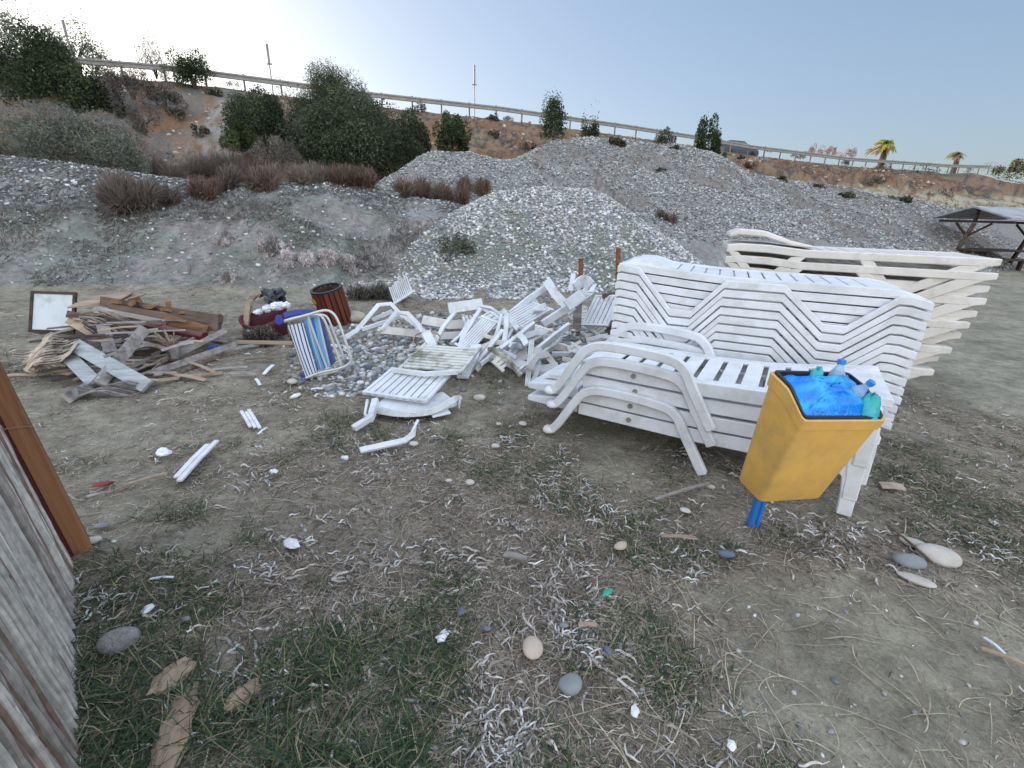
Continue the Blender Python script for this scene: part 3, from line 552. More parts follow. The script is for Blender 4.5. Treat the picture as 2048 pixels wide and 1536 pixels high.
bush('thorny_shrub', 'shrub', 'grey leafless shrub against the dark side of the largest bush', 620, 275, 70, 55, [(.20, .19, .20), (.15, .14, .15)], 1800, .2, t=20.6, ncl=12, sd=21, thin=.08)
bush('dry_bush', 'shrub', 'grey brown dry bush on the slope right of the dark conifer', 265, 190, 120, 60, DRY, 4500, .14, t=24, ncl=22, sd=22, thin=.2)
bush('dry_bush', 'shrub', 'grey dry bush just under the guard rail left of the red earth patch', 330, 205, 90, 42, DRY, 2600, .14, t=24.5, ncl=16, sd=23, thin=.2)
bush('dry_bush', 'shrub', 'grey twiggy bush hanging down beside the huge pale shrub', 290, 262, 80, 62, DRY, 2600, .16, t=20.5, ncl=14, sd=24, thin=.12)
# dry stem clumps
def stemclump(lab, px, py, wpx, hpx, pal, n=700, sd=0, t=None, name='dry_bush', cat='shrub', group=None, wd=.012):
    if t is None: P, t = hit(px, py)
    else: P = pT(px, py, t); P[2] = gz(P[0], P[1])
    W = wpx * t / FPX / 2; Hh = hpx * t / FPX; g = np.random.default_rng(sd + 500); nb = max(3, int(W / Hh * 5))
    bx = g.uniform(-W, W, nb) * .85; by = g.uniform(-.35, .35, nb) * W * .6; k = g.integers(0, nb, n)
    a = g.uniform(0, 6.28, n); ln = g.uniform(.1, 1, n) ** .6; tip = np.stack([bx[k] + np.cos(a) * ln * Hh * .62, by[k] + np.sin(a) * ln * Hh * .62, Hh * np.sqrt(np.clip(1.1 - ln ** 2, .1, 1)) * g.uniform(.45, .9, n)], -1)
    bs = np.stack([bx[k] + g.normal(size=n) * .05, by[k] + g.normal(size=n) * .05, np.zeros(n)], -1)
    for arr in (bs, tip): arr[:, 2] += terr(P[0] + arr[:, 0], P[1] + arr[:, 1]) - P[2]
    mid = (bs + tip) / 2 + g.normal(size=(n, 3)) * .03; mid[:, 2] += Hh * .08
    f = g.normal(size=(n, 3)); f[:, 2] = 0; f /= np.linalg.norm(f, axis=1)[:, None]; f *= wd * g.uniform(.6, 1.5, (n, 1))
    V = np.stack([bs - f * .5, bs + f * .5, mid - f * .7, mid + f * .7, tip - f * .25, tip + f * .25], 1).reshape(-1, 3)
    b = (np.arange(n) * 6)[:, None]; Fc = np.concatenate([b + np.array([[0, 1, 3, 2]]), b + np.array([[2, 3, 5, 4]])]); pl = np.array(pal); C = pl[g.integers(0, len(pl), n)] * g.uniform(.7, 1.3, (n, 1))
    o = link(name, npmesh(name, V, Fc, np.repeat(C, 6, 0)), M['leaf'], None); o.location = tuple(P); return tag(o, lab, cat, group)
BRN = [(.18, .145, .125), (.23, .185, .16), (.13, .10, .085), (.28, .23, .20)]
for i, a in enumerate([('dark brown dry bush on the gravel crest, biggest of those left of centre', 240, 420, 150, 80, BRN, 2600), ('small red brown dry bush right of the biggest dry bush', 395, 394, 66, 46, RED, 1100),
    ('grey brown dry bush in the left half of the row behind the crest', 320, 352, 150, 50, BRN, 2200), ('brown dry bush in the middle of the row behind the crest', 430, 354, 150, 56, BRN, 2400),
    ('brown dry bush at the crest just below the pale twig tangle', 500, 382, 110, 55, BRN + RED, 1800), ('pale brown dry bush between the brown row and the red brown row', 590, 368, 120, 48, [(.22, .18, .15), (.28, .23, .19)], 1500),
    ('long red brown dry bush below the largest green bush', 725, 376, 200, 48, RED, 3200), ('red brown dry bush spreading over the foot of the small gravel peak', 880, 400, 170, 42, RED, 2800),
    ('compact red brown dry bush at the right end of the red brown row', 945, 386, 62, 34, RED, 1100), ('grey brown dry bush between the small and the biggest dry bush', 330, 405, 60, 36, DRY, 700),
    ('low red brown dry bush on the right flank of the front gravel pile', 1345, 446, 60, 20, RED, 500), ('dry grey bush behind the slatted waste bin', 755, 600, 120, 40, DRY + GRY, 1100), ('leafless grey bush in front of the red basket', 560, 690, 120, 46, DRY, 1000)]):
    stemclump(*a, sd=i)
for i, (px, py, wpx, hpx) in enumerate([(1350, 300, 30, 14), (1480, 318, 26, 12), (1600, 315, 40, 14), (1760, 340, 50, 20), (1690, 330, 30, 14), (1560, 360, 36, 14), (1640, 375, 40, 14), (1850, 345, 70, 22), (1960, 345, 70, 24), (1750, 368, 60, 18), (1880, 395, 70, 24),
    (2020, 350, 80, 30), (1500, 335, 40, 16), (1540, 300, 26, 10), (1020, 240, 30, 14), (1060, 300, 50, 22), (990, 275, 36, 18), (1230, 290, 46, 22), (840, 225, 50, 26), (985, 240, 30, 18), (430, 190, 50, 22), (470, 175, 40, 18), (360, 235, 60, 26), (400, 270, 50, 24), (1700, 395, 50, 16), (1800, 400, 50, 16), (250, 235, 50, 24), (1320, 340, 40, 10)]):
    bush('slope_shrub', 'shrub', 'small dark dry shrub dotted on the earth slope below the guard rail', px, py, wpx, hpx, DRY + DK, 500, .16, tr=False, ncl=9, sd=60 + i, thin=.3, group='small dark shrubs on the earth slope')
for i, (px, py, w_, h_) in enumerate([(1630, 308, 40, 22), (1660, 308, 30, 18), (1695, 314, 44, 26)]):
    bush('roadside_shrub', 'shrub', ['pinkish sunlit shrub behind the guard rail, leftmost of three', 'pinkish sunlit shrub behind the guard rail, middle of three', 'pinkish sunlit shrub behind the guard rail, nearest the big palm'][i], px, py, w_, h_, PNK, 700, .2, t=tdep(px) + 6, tr=False, ncl=9, wisp=.2, sd=90 + i, thin=.2)
bush('roadside_shrub', 'shrub', 'yellow green shrub where the guard rail ends at the right edge', 2025, 348, 70, 34, YEL + DK, 1800, .25, t=58, tr=False, ncl=14, sd=95)
bush('grass_tuft', 'grass', 'green grey weed patch on the face of the front gravel pile', 915, 505, 110, 50, GRY + TAM, 2500, .07, tr=False, ncl=26, sd=96, thin=.2)
# seaweed clods on the left mound
for i, (px, py, w_, h_) in enumerate([(450, 482, 44, 20), (540, 505, 80, 34), (600, 525, 70, 30), (655, 520, 60, 26), (700, 540, 70, 30), (735, 530, 50, 24), (460, 560, 30, 20)]):
    bush('seaweed_clod', 'seaweed clod', 'clod of matted pale seaweed fibres sticking out of the left mound', px, py, w_ * 1.25, h_ * 1.4, [(.62, .57, .56), (.50, .45, .44), (.38, .33, .32)], 4000, .10, tr=False, ncl=12, up=-1.2, sd=120 + i, thin=.12, group='pale seaweed clods on the left mound')
# palms
def palm(lab, px, pyb, pyt, wpx, t, sd, pal):
    b = pT(px, pyb, t); Hh = (pyb - pyt) * t / FPX; W = wpx * t / FPX / 2; e = empty('palm_tree', (b[0], b[1], b[2] - 1)); tag(e, lab, 'palm tree'); g = np.random.default_rng(sd)
    MB().tube([(0, 0, -.5), (.1, 0, 1 + Hh * .3), (.0, 0, 1 + Hh * .6)], [.35, .3, .32], 8).build('trunk', M['bark'], e)
    V = []; Fc = []; C = []
    for i in range(46):
        a = g.uniform(0, 6.28); el = g.uniform(-1.2, 1.35); L = W * g.uniform(.8, 1.2); pts = []
        for s in np.linspace(0, 1, 6): pts.append(np.array([math.cos(a) * math.cos(el) * L * s - W * .25 * s * s, math.sin(a) * math.cos(el) * L * s, 1 + Hh * .6 + math.sin(el) * L * s * .8 - .5 * L * s * s * (1 if el > -.3 else .1)]))
        col = np.array(pal[0] if el > -.25 else pal[1]) * g.uniform(.7, 1.3)
        for j in range(5):
            for sg in (-1, 1):
                p = (pts[j] + pts[j + 1]) / 2; d = pts[j + 1] - pts[j]; q = np.cross(d, [0, 0, 1.]); q = q / (np.linalg.norm(q) + 1e-6) * sg * L * .22 * (1 - j / 7)
                n0 = len(V); V += [pts[j], pts[j + 1], pts[j + 1] + q + d * .6 - [0, 0, .12 * L], p + q * .8 - [0, 0, .1 * L]]; Fc.append([n0, n0 + 1, n0 + 2, n0 + 3]); C += [col] * 4
    link('crown', npmesh('crown', np.array(V), np.array(Fc), np.array(C)), M['leaf'], e)
palm('windblown palm with yellow green fronds and hanging dead leaves behind the guard rail', 1762, 325, 268, 46, 50, 1, [(.36, .38, .06), (.55, .34, .14)])  # low sunlight painted into the brightened yellow frond colours
palm('smaller distant palm with few pale fronds, nearer the right edge', 1908, 335, 294, 28, 62, 2, [(.32, .34, .16), (.55, .36, .2)])
# ------------------------------------------------------------ car on the road
def car(px, py, t, lab):
    b = pT(px, py, t); ps, d = polyat(BEAMP, 60.); e = empty('parked_car', (b[0], b[1], b[2])); e.rotation_euler = (0, 0, math.atan2(d[1], d[0])); tag(e, lab, 'car')
    paint = mat('dark_car_paint', (.05, .065, .08), rough=.5, spec=.3); glass = mat('car_glass', (.02, .03, .035), rough=.08, spec=.9); tyre = mat('tyre', (.02, .02, .02), rough=.9)
    side = [(-2.1, .35), (-2.15, .8), (-1.95, 1.0), (-1.7, 1.35), (-1.35, 1.5), (.3, 1.52), (1.0, 1.05), (1.9, .9), (2.15, .7), (2.15, .35)]
    m = MB(); n = len(side); V = []
    for (x, z) in side:
        iw = .85 - max(0, z - .95) * .28
        V += [(x, -iw, z), (x, iw, z)]
    Fc = [(2 * i, 2 * i + 1, 2 * (i + 1) + 1, 2 * (i + 1)) for i in range(n - 1)] + [tuple(2 * i for i in range(n)), tuple(2 * i + 1 for i in range(n - 1, -1, -1))]
    m.add(V, Fc).build('body', paint, e, bevel=.05, seg=2, smooth=True)
    for sg in (-1, 1):
        y = lambda z: sg * (.855 - max(0, z - .95) * .28)
        q = [(-1.62, 1.05), (-.45, 1.05), (-.45, 1.42), (-1.45, 1.40)]; MB().add([(a, y(c), c) for a, c in q] + [(a, y(c) + sg * .004, c) for a, c in q], [(0, 1, 2, 3), (4, 5, 6, 7), (0, 1, 5, 4), (1, 2, 6, 5), (2, 3, 7, 6), (3, 0, 4, 7)]).build('side_window', glass, e)
        q = [(-.38, 1.05), (.85, 1.05), (.3, 1.43), (-.38, 1.43)]; MB().add([(a, y(c), c) for a, c in q] + [(a, y(c) + sg * .004, c) for a, c in q], [(0, 1, 2, 3), (4, 5, 6, 7), (0, 1, 5, 4), (1, 2, 6, 5), (2, 3, 7, 6), (3, 0, 4, 7)]).build('side_window', glass, e)
        for x in (-1.35, 1.35):
            w_ = MB().lathe([(.02, -.1), (.2, -.1), (.33, -.09), (.34, 0), (.33, .09), (.02, .1)], 16).build('wheel', tyre, e, smooth=True); w_.rotation_euler = (math.pi / 2, 0, 0); w_.location = (x, sg * .78, .34)
    MB().add([(-1.72, -.6, 1.33), (-1.72, .6, 1.33), (-1.98, .7, 1.02), (-1.98, -.7, 1.02), (-1.75, -.6, 1.34), (-1.75, .6, 1.34), (-2.0, .7, 1.03), (-2.0, -.7, 1.03)], [(0, 1, 2, 3), (4, 5, 6, 7), (0, 1, 5, 4), (1, 2, 6, 5), (2, 3, 7, 6), (3, 0, 4, 7)]).build('rear_window', glass, e)
car(1468, 318, tdep(1466) + 3.5, 'dark car seen above the guard rail, right of the pointed evergreen')
# ------------------------------------------------------------ picnic shelter
def shelter():
    t = 17.; b = pT(1905, 533, t); e = empty('picnic_shelter', tuple(b)); e.rotation_euler = (0, 0, R(-84)); tag(e, 'dark wooden picnic shelter with sloping grey roof and table at the right edge', 'shelter')
    sc = t / FPX; rz = (533 - 420) * sc; ez = (533 - 440) * sc
    r = MB(); G = 1.35; D = 3.0
    for sg in (-1, 1): r.hexa([(0, 0, rz - .05), (sg * G, 0, ez - .05), (sg * G, D, ez - .05), (0, D, rz - .05), (0, 0, rz), (sg * G, 0, ez), (sg * G, D, ez), (0, D, rz)])
    rm = mat('roof_sheet', (.34, .35, .37), (.25, .25, .26), rough=.7, sc=3, dirt=(.16, .14, .12)); r.build('roof', rm, e)
    for y in (.25, D - .25):
        MB().obox((0, y, ez - .14), (G * .97, 0, 0), (0, .03, 0), (0, 0, .04)).build('tie_beam', M['darkwood'], e)
        MB().ribbon([(-.42, y, -.1), (.0, y, ez - .2)], (0, .10, 0), .10).build('post', M['brownwood'] if y < 1 else M['darkwood'], e)
        for s_ in (-1, 1): MB().ribbon([(-.12, y, ez * .62), (-.12 + s_ * .62 + .1, y, ez - .2)], (0, .05, 0), .06).build('brace', M['darkwood'], e)
        MB().ribbon([(0, y, ez - .1), (0, y, rz - .08)], (0, .08, 0), .08).build('king_post', M['darkwood'], e)
    tz = (533 - 499) * sc; MB().box(-.85, .35, .1, D - .2, tz - .05, tz).build('table_top', M['darkwood'], e)
    for x0, x1 in ((-1.3, -1.0), (.5, .8)): MB().box(x0, x1, .2, D - .3, tz - .32, tz - .27).build('bench', M['darkwood'], e)
    for y in (.6, D - .6):
        MB().box(-1.25, .75, y - .04, y + .04, tz - .37, tz - .32).box(-.8, -.68, y - .05, y + .05, -.1, tz - .37).box(.2, .32, y - .05, y + .05, -.1, tz - .37).build('trestle', M['darkwood'], e)
shelter()
# ------------------------------------------------------------ sun loungers
ZT = [(0, .356), (.06, .36), (.16, .354), (.35, .340), (.5, .328), (.75, .314), (1.0, .311), (1.7, .31), (1.8, .295), (1.87, .27), (1.905, .255)]
def zt(u, Z=ZT):
    return float(np.interp(u, [a for a, b in Z], [b for a, b in Z]))
def deckmesh(m, L, W, Z, rail, margin, slots, th=.02, u0=0., endrail=None):
    """slatted deck: two side rails, solid ends, cross slats with real gaps"""
    us = sorted(set([u0, L] + [a for a, b in Z if u0 < a < L] + list(np.linspace(u0, L, 14))))
    top = [(u, zt(u, Z)) for u in us]; er = rail if endrail is None else endrail; rl = lambda u: lerp(rail, er, float(sstep(L - .5, L - .1, u))); bot = [(u, zt(u, Z) - rl(u)) for u in us]
    m.band(top, bot, .0, .022); m.band(top, bot, W - .022, W)
    ins = [(u, z - .0015) for u, z in top]; inb = [(u, z - th) for u, z in top]
    m.band(ins, inb, .0225, margin); m.band(ins, inb, W - margin, W - .0225)
    e = [u0] + [x for s in slots for x in s] + [L]
    for a, b in zip(e[::2], e[1::2]):
        uu = np.linspace(a, b, 2 + int((b - a) / .06)); m.band([(u, zt(u, Z) - .003) for u in uu], [(u, zt(u, Z) - th) for u in uu], margin, W - margin)
    for u, s in ((u0, 1), (L, -1)): m.box(min(u, u + s * .015), max(u, u + s * .015), .0225, W - .0225, zt(u, Z) - rl(u), zt(u, Z) - th - .001)
WL = .65
def lounger_nested():
    e = empty('sun_lounger')
    d = MB(); slots = [(.40 + i * .098, .413 + i * .098) for i in range(13)]
    deckmesh(d, 1.905, WL, ZT, .052, .075, slots); d.band([(.04, .358), (.09, .385), (.2, .388), (.3, .362), (.36, .338)], [(.04, .342), (.09, .342), (.2, .338), (.3, .334), (.36, .33)], .09, WL - .09); d.band([(u, zt(u) - .022) for u in (.37, .5, .62, .75, .9)], [(u, zt(u) - .03) for u in (.37, .5, .62, .75, .9)], .07, WL - .07); d.build('deck', M['white'], e, bevel=.003)
    for y0, y1 in ((-.044, -.014), (WL + .014, WL + .044)):
        top = [(0, .342), (.03, .352), (.16, .338), (.41, .062), (.555, .062), (.745, .292), (1.11, .292), (1.375, .062), (1.50, .062), (1.735, .278), (1.80, .278), (1.905, .252)]
        f = MB(); f.band(top, [(a, z - .050) for a, z in top], y0, y1); f.band([(0, .34), (.10, .35)], [(0, .29), (.10, .30)], min(abs(y0), abs(y1)) * (-1 if y0 < 0 else 1) + (.0005 if y0 < 0 else -.0145), (-.0005 if y0 < 0 else WL + .0135)); f.band([(1.78, .272), (1.9, .25)], [(1.78, .22), (1.9, .2)], -.0135 if y0 < 0 else WL + .0005, -.0005 if y0 < 0 else WL + .0135); f.build('leg_frame', M['white'], e, bevel=.004)
    return e
def lounger_open():
    e = empty('sun_lounger'); Z = [(0, .33), (.1, .345), (.35, .34), (.62, .315), (1.95, .315)]
    d = MB(); deckmesh(d, 1.95, WL, Z, .05, .08, [(.45 + i * .105, .475 + i * .105) for i in range(12)]); d.build('deck', M['cream'], e, bevel=.003)
    for y0, y1 in ((-.035, -.001), (WL + .001, WL + .035)):
        f = MB(); us = [0, .1, .35, .62, 1.2, 1.88, 1.95]; f.band([(u, zt(u, Z)) for u in us], [(u, zt(u, Z) - (.064 if u < 1.9 else .05)) for u in us], y0, y1)
        f.band([(.10, .27), (.30, .058), (.345, .058), (.52, .25)], [(.0, .285), (.265, 0), (.40, 0), (.64, .259)], y0 + .001, y1 - .001)
        f.band([(1.13, .25), (1.30, .058), (1.385, .058), (1.70, .25)], [(1.02, .259), (1.245, 0), (1.425, 0), (1.90, .262)], y0 + .001, y1 - .001)
        f.build('leg_frame', M['cream'], e, bevel=.006)
    return e
def catm(P, n=6):
    P = [np.array(p, float) for p in P]; P = [2 * P[0] - P[1]] + P + [2 * P[-1] - P[-2]]; out = []
    for i in range(1, len(P) - 2):
        for t in np.linspace(0, 1, n, endpoint=False):
            a, b, c, d = P[i - 1:i + 3]; out.append(.5 * (2 * b + (c - a) * t + (2 * a - 5 * b + 4 * c - d) * t * t + (3 * b - a - 3 * c + d) * t ** 3))
    return out + [P[-2]]
def lounger_arched(head, arch):
    e = empty('sun_lounger'); Z = [(0, .235), (.12, .262), (.45, .266), (1.2, .272), (1.5, .288), (1.8, .33), (2.04, .372), (2.07, .37)]
    d = MB(); deckmesh(d, 2.07, WL, Z, .085, .085, [(.62 + i * .122, .65 + i * .122) for i in range(10)], u0=.42, endrail=.045); d.build('deck', M['white'], e, bevel=.004)
    if head:
        h = MB(); us = np.linspace(0, .40, 8)
        h.band([(u, .215 + .05 * math.sin(min(u / .4, 1) * math.pi * .5)) for u in us], [(u, .175) for u in us], .03, WL - .03)
        h.band([(.09, .262), (.15, .292), (.30, .296), (.36, .268)], [(.09, .24), (.15, .25), (.30, .25), (.36, .25)], .12, WL - .12); h.build('headrest', M['white'], e, bevel=.012, seg=2)
    for y0, y1 in ((-.048, -.002), (WL + .002, WL + .048)):
        if arch:
            c = catm([(.235, .015), (.30, .10), (.40, .27), (.48, .365), (.62, .40), (.95, .39), (1.07, .345), (1.15, .22), (1.285, .0)], 5); n = len(c)
            T = []; B_ = []
            for i, p in enumerate(c):
                dd = c[min(i + 1, n - 1)] - c[max(i - 1, 0)]; nn = np.array([-dd[1], dd[0]]) / (np.linalg.norm(dd) + 1e-9); T.append(tuple(p + nn * .029)); B_.append(tuple(p - nn * .029))
            f = MB(); f.band(T, B_, y0, y1); f.lathe([(.001, 0), (.04, .0), (.046, .02), (.03, .045), (.001, .05)], 14, (.215, (y0 + y1) / 2, -.004)); f.build('arm', M['white'], e, bevel=.006, smooth=True)
        g = MB(); g.band([(1.80, .32), (1.92, .34), (2.03, .33), (2.042, .2), (2.048, .0)], [(1.80, .275), (1.90, .275), (1.955, .22), (1.972, .12), (1.98, .0)], y0, y1); g.build('leg', M['white'], e, bevel=.005)
    MB().lathe([(.001, -.004), (.016, -.004), (.016, .006), (.001, .006)], 12, (0, 0, 0)).build('bolt', M['steel'], e).matrix_local = Matrix.Translation((.78, -.004, .23)) @ Matrix.Rotation(math.pi / 2, 4, 'X')
    return e
def ordinal(i): return ['bottom', 'second', 'third', 'fourth', 'fifth', 'sixth', 'seventh', 'eighth', 'ninth', 'tenth', 'eleventh', 'twelfth', 'thirteenth', 'fourteenth'][i]
# stack of nested loungers (front)
G1 = 'white sun loungers nested tightly in the tall front stack'
proto = lounger_nested(); NS = 14; dz = .061
for i in range(NS):
    o = proto if i == 0 else copy_tree(proto)
    o.location = (.773 + random.uniform(-.006, .006), 3.573 + random.uniform(-.004, .004), 1.108 - .31 - (NS - 1 - i) * dz); o.rotation_euler = (0, 0, -.401 + random.uniform(-.003, .003))
    lab = 'white plastic sun lounger, topmost of the tall tightly nested front stack' if i == NS - 1 else ('white plastic sun lounger at the very bottom of the tall tightly nested front stack' if i == 0 else f'white plastic sun lounger, {ordinal(NS-1-i+0)} below the topmost in the tall tightly nested front stack' if NS - 1 - i > 1 else 'white sun lounger directly under the topmost of the tall tightly nested front stack')
    tag(o, lab, 'sun lounger', G1)
proto2 = lounger_open(); NS2 = 10
for i in range(NS2):
    o = proto2 if i == 0 else copy_tree(proto2); sh = [-.19, -.15, -.12, -.05, -.06, -.02, 0, .0, .0, 0][i]
    o.location = (1.911 + sh * math.cos(-.341), 4.391 + sh * math.sin(-.341), 1.236 - .300 - (NS2 - 1 - i) * .1); o.rotation_euler = (R(random.uniform(-.4, .4)), R(random.uniform(-.3, .3)), -.341 + [-.03, .02, -.02, .03, -.015, .01, 0, .012, -.01, 0][i])
    k = NS2 - 1 - i
    lab = 'cream white sun lounger, topmost of the loose rear stack' if k == 0 else ('cream white sun lounger lying lowest in the loose rear stack' if i == 0 else f'cream white sun lounger in the loose rear stack, {ordinal(k)} below its topmost one' if k > 1 else 'cream white sun lounger directly under the topmost of the loose rear stack')
    tag(o, lab, 'sun lounger', 'cream sun loungers in the loose rear stack')
hd = MB(); hd.band([(0, .085), (.08, .125), (.3, .115), (.52, .04), (.7, .005)], [(0, .05), (.08, .075), (.3, .065), (.52, -.0), (.7, -.015)], .06, .55)
hr = hd.build('backrest_panel', M['cream'], None, bevel=.01); hr.location = (1.93, 4.42, 1.275); hr.rotation_euler = (0, 0, -.341); tag(hr, 'loose cream backrest panel lying raised on the head end of the rear stack', 'backrest')
G3 = 'sun loungers with arched arms in the low front stack'
labs = ['white sun lounger with arched arms lying on the ground, lowest of the low front stack', 'white sun lounger without arched arm, second up in the low front stack', 'white sun lounger with arched arms, second from the top of the low front stack', 'white sun lounger with arched arms, topmost of the low front stack behind the yellow bin']
for i, (hd_, ar) in enumerate([(True, True), (True, False), (False, True), (False, True)]):
    o = lounger_arched(hd_, ar); zz = [0, .1, .205, .31][i]; o.location = (.104 + [0, .0, .02, .0][i] - .006 * i * .505, 3.186 - .006 * i * .86, zz); o.rotation_euler = (0, 0, -.53); tag(o, labs[i], 'sun lounger', G3)
# ------------------------------------------------------------ yellow bin
def rotv(r):
    a = float(np.linalg.norm(r)); return Matrix.Rotation(a, 4, Vector(r))
BO = np.array([1.325, 1.866, .253]); BR = rotv((.128, .095, .241)); w0, d0_, w1, d1_, hf, hb = .348, .165, .428, .241, .488, .585
SH = -.01
def bl(p): return np.array(BR @ Vector((p[0] + SH * max(0, p[2]) / .5, p[1], p[2]))) + BO
CB = [(-w0 / 2, 0, 0), (-w0 / 2, d0_ * .6, 0), (-w0 / 2, d0_, 0), (w0 / 2, d0_, 0), (w0 / 2, d0_ * .6, 0), (w0 / 2, 0, 0)]
yf = -(d1_ - d0_) * .7; yb = d0_ + .3 * (d1_ - d0_)
CT = [(-w1 / 2, yf, hf), (-w1 / 2, lerp(yf, yb, .52), hb - .02), (-w1 / 2, yb, hb), (w1 / 2, yb, hb), (w1 / 2, lerp(yf, yb, .52), hb - .02), (w1 / 2, yf, hf)]
def ring(t, ins=0.):
    c = [lerp(np.array(a), np.array(b), t) for a, b in zip(CB, CT)]; cen = sum(c) / 6; out = []
    c = [p - np.array([np.sign(p[0]) * ins, (1 if p[1] > cen[1] + .03 else (-1 if p[1] < cen[1] - .03 else 0)) * ins, 0]) for p in c]
    for i in range(6):
        a, p, b = c[i - 1], c[i], c[(i + 1) % 6]; rr = .022
        u = (a - p) / np.linalg.norm(a - p); v = (b - p) / np.linalg.norm(b - p)
        for s in (0, .25, .5, .75, 1): q = (1 - s) ** 2 * (p + u * rr) + 2 * s * (1 - s) * p + s * s * (p + v * rr); out.append(q)
    return [bl(q) for q in out]
be = empty('litter_bin', (1.28, 2.04, 0)); tag(be, 'tall yellow plastic litter bin tilted on a blue post in front of the sun loungers', 'litter bin')
org = np.array([1.28, 2.04, 0])
rings = [ring(.0, .02), ring(.012, .004), ring(.03), ring(.895), ring(.90, -.007), ring(.995, -.007), ring(1.0, -.003), ring(1.0, .006), ring(.80, .008)]
bmb = MB(); nn = 30; V = [p - org for r_ in rings for p in r_]; Fc = [(i * nn + k, i * nn + (k + 1) % nn, (i + 1) * nn + (k + 1) % nn, (i + 1) * nn + k) for i in range(len(rings) - 1) for k in range(nn)] + [tuple(range(nn))]
bmb.add(V, Fc).build('body', M['yellow'], be, smooth=True)
rr_ = [p - org for p in ring(1.0, .004)]; rr2 = [p - org for p in ring(1.0, .018)]; V = []; up = np.array(BR @ Vector((0, 0, 1)))
for a, b in zip(rr_, rr2): V += [a - up * .012, a + up * .010, b + up * .010, b - up * .03]
Fc = [(4 * i + k, 4 * ((i + 1) % nn) + k, 4 * ((i + 1) % nn) + (k + 1) % 4, 4 * i + (k + 1) % 4) for i in range(nn) for k in range(4)]
MB().add(V, Fc).build('rim', M['black'], be)
pb = MB(); p0 = np.array([.0, .0, -.12]); p1 = bl((-.03, d0_ + .03, .45)) - org
dd = (p1 - p0) / np.linalg.norm(p1 - p0); pb.ribbon([p0, p1], (.05, .0, 0), .035); pb.ribbon([p0 + [0.012, -.02, 0], p1 + [0.012, -.02, 0]], (.018, 0, 0), .012); pb.build('post', M['blue_post'], be, bevel=.004)
MB().ribbon([bl((-.03, d0_ + .012, .3)) - org, bl((-.03, d0_ + .012, .4)) - org], (.12, 0, 0), .02).build('bracket', M['blue_post'], be)
# bag of rubbish
bagm, bt, bp = nodes('blue_bag_film'); bco = coords(bt); bn = N(bt, 'ShaderNodeTexNoise', Scale=6., Detail=3.); bn.inputs['Distortion'].default_value = 1.5; bt.links.new(bco, bn.inputs['Vector'])
bt.links.new(ramp(bt, bn.outputs['Fac'], [(.3, (.0, .10, .50)), (.5, (.0, .22, .72)), (.72, (.03, .42, .78))]).outputs[0], bp.inputs['Base Color']); bp.inputs['Roughness'].default_value = .28
bn2 = N(bt, 'ShaderNodeTexNoise', Scale=16., Detail=3.); bn2.inputs['Distortion'].default_value = 3.; bt.links.new(bco, bn2.inputs['Vector']); bb = N(bt, 'ShaderNodeBump', Strength=.9, Distance=.012); bt.links.new(bn2.outputs['Fac'], bb.inputs['Height']); bt.links.new(bb.outputs[0], bp.inputs['Normal'])
gb = mat('green_bag_film', (.02, .42, .38), (.02, .32, .42), rough=.3, sc=8, bump=.4)
def bagmesh(name, m, cen, pts, hgt, seed, lab, cat, nr=14):
    V = []; Fc = []; k = len(pts)
    for i in range(nr + 1):
        s = i / nr
        for j, p in enumerate(pts):
            q = lerp(np.array(p), np.array(cen), s); a = j / k * 6.28
            wv = .012 * math.sin(a * 3 + seed + s * 5) * math.sin(s * 3) + .009 * abs(math.sin(a * 5.5 + s * 7 + seed)) + .004 * math.sin(a * 13 - s * 12)
            V.append(q + up * (hgt * math.sin(min(s * 1.25, 1) * math.pi / 2) + wv * min(1, s * 5)))
    for i in range(nr):
        for j in range(k): Fc.append((i * k + j, i * k + (j + 1) % k, (i + 1) * k + (j + 1) % k, (i + 1) * k + j))
    o = MB().add(V, Fc).build(name, m, None, smooth='all', origin=tuple(cen)); return tag(o, lab, cat)
ri = ring(.985, .022); cen = sum(np.array(p) for p in ri) / len(ri)
bagmesh('bin_bag', bagm, cen, ri, .045, 1., 'crumpled bright blue rubbish bag bulging from the yellow bin', 'rubbish bag')
gc = bl((w1 / 2 - .055, yf + .06, hf + .0)); circ = [gc + np.array([.062 * math.cos(a) * (1 + .1 * math.sin(3 * a)), .062 * math.sin(a), -.02 + .0 * a]) for a in np.linspace(0, 6.28, 24, endpoint=False)]
bagmesh('green_bag', gb, gc, circ, .085, 2., 'small green plastic bag at the right corner of the yellow bin', 'plastic bag')
gc2 = bl((.0, yb - .03, hb - .02)); circ = [gc2 + np.array([.035 * math.cos(a), .03 * math.sin(a), 0]) for a in np.linspace(0, 6.28, 16, endpoint=False)]
bagmesh('green_bag', gb, gc2, circ, .05, 3., 'green plastic scrap beside the upright bottle in the yellow bin', 'plastic bag')
def bottle(base, axis, lab, body, s=1.):
    e = empty('plastic_bottle', tuple(base)); e.rotation_euler = Vector(axis).to_track_quat('Z', 'Y').to_euler(); tag(e, lab, 'bottle')
    MB().lathe([(.001, 0), (.03 * s, 0), (.033 * s, .01), (.033 * s, .05), (.030 * s, .055), (.033 * s, .06), (.033 * s, .10), (.028 * s, .125), (.014 * s, .15), (.0135 * s, .165), (.001, .165)], 20).build('body', body, e, smooth='all')
    MB().lathe([(.001, .166), (.0165 * s, .166), (.0165 * s, .183), (.012, .186), (.001, .186)], 20).build('cap', mat('bottle_cap', (.02, .22, .68), rough=.35), e, smooth=True)
cl, ct, cp = nodes('clear_plastic'); cp.inputs['Base Color'].default_value = (.55, .72, .9, 1); cp.inputs['Roughness'].default_value = .12; cp.inputs['Transmission Weight'].default_value = .55; cp.inputs['IOR'].default_value = 1.2
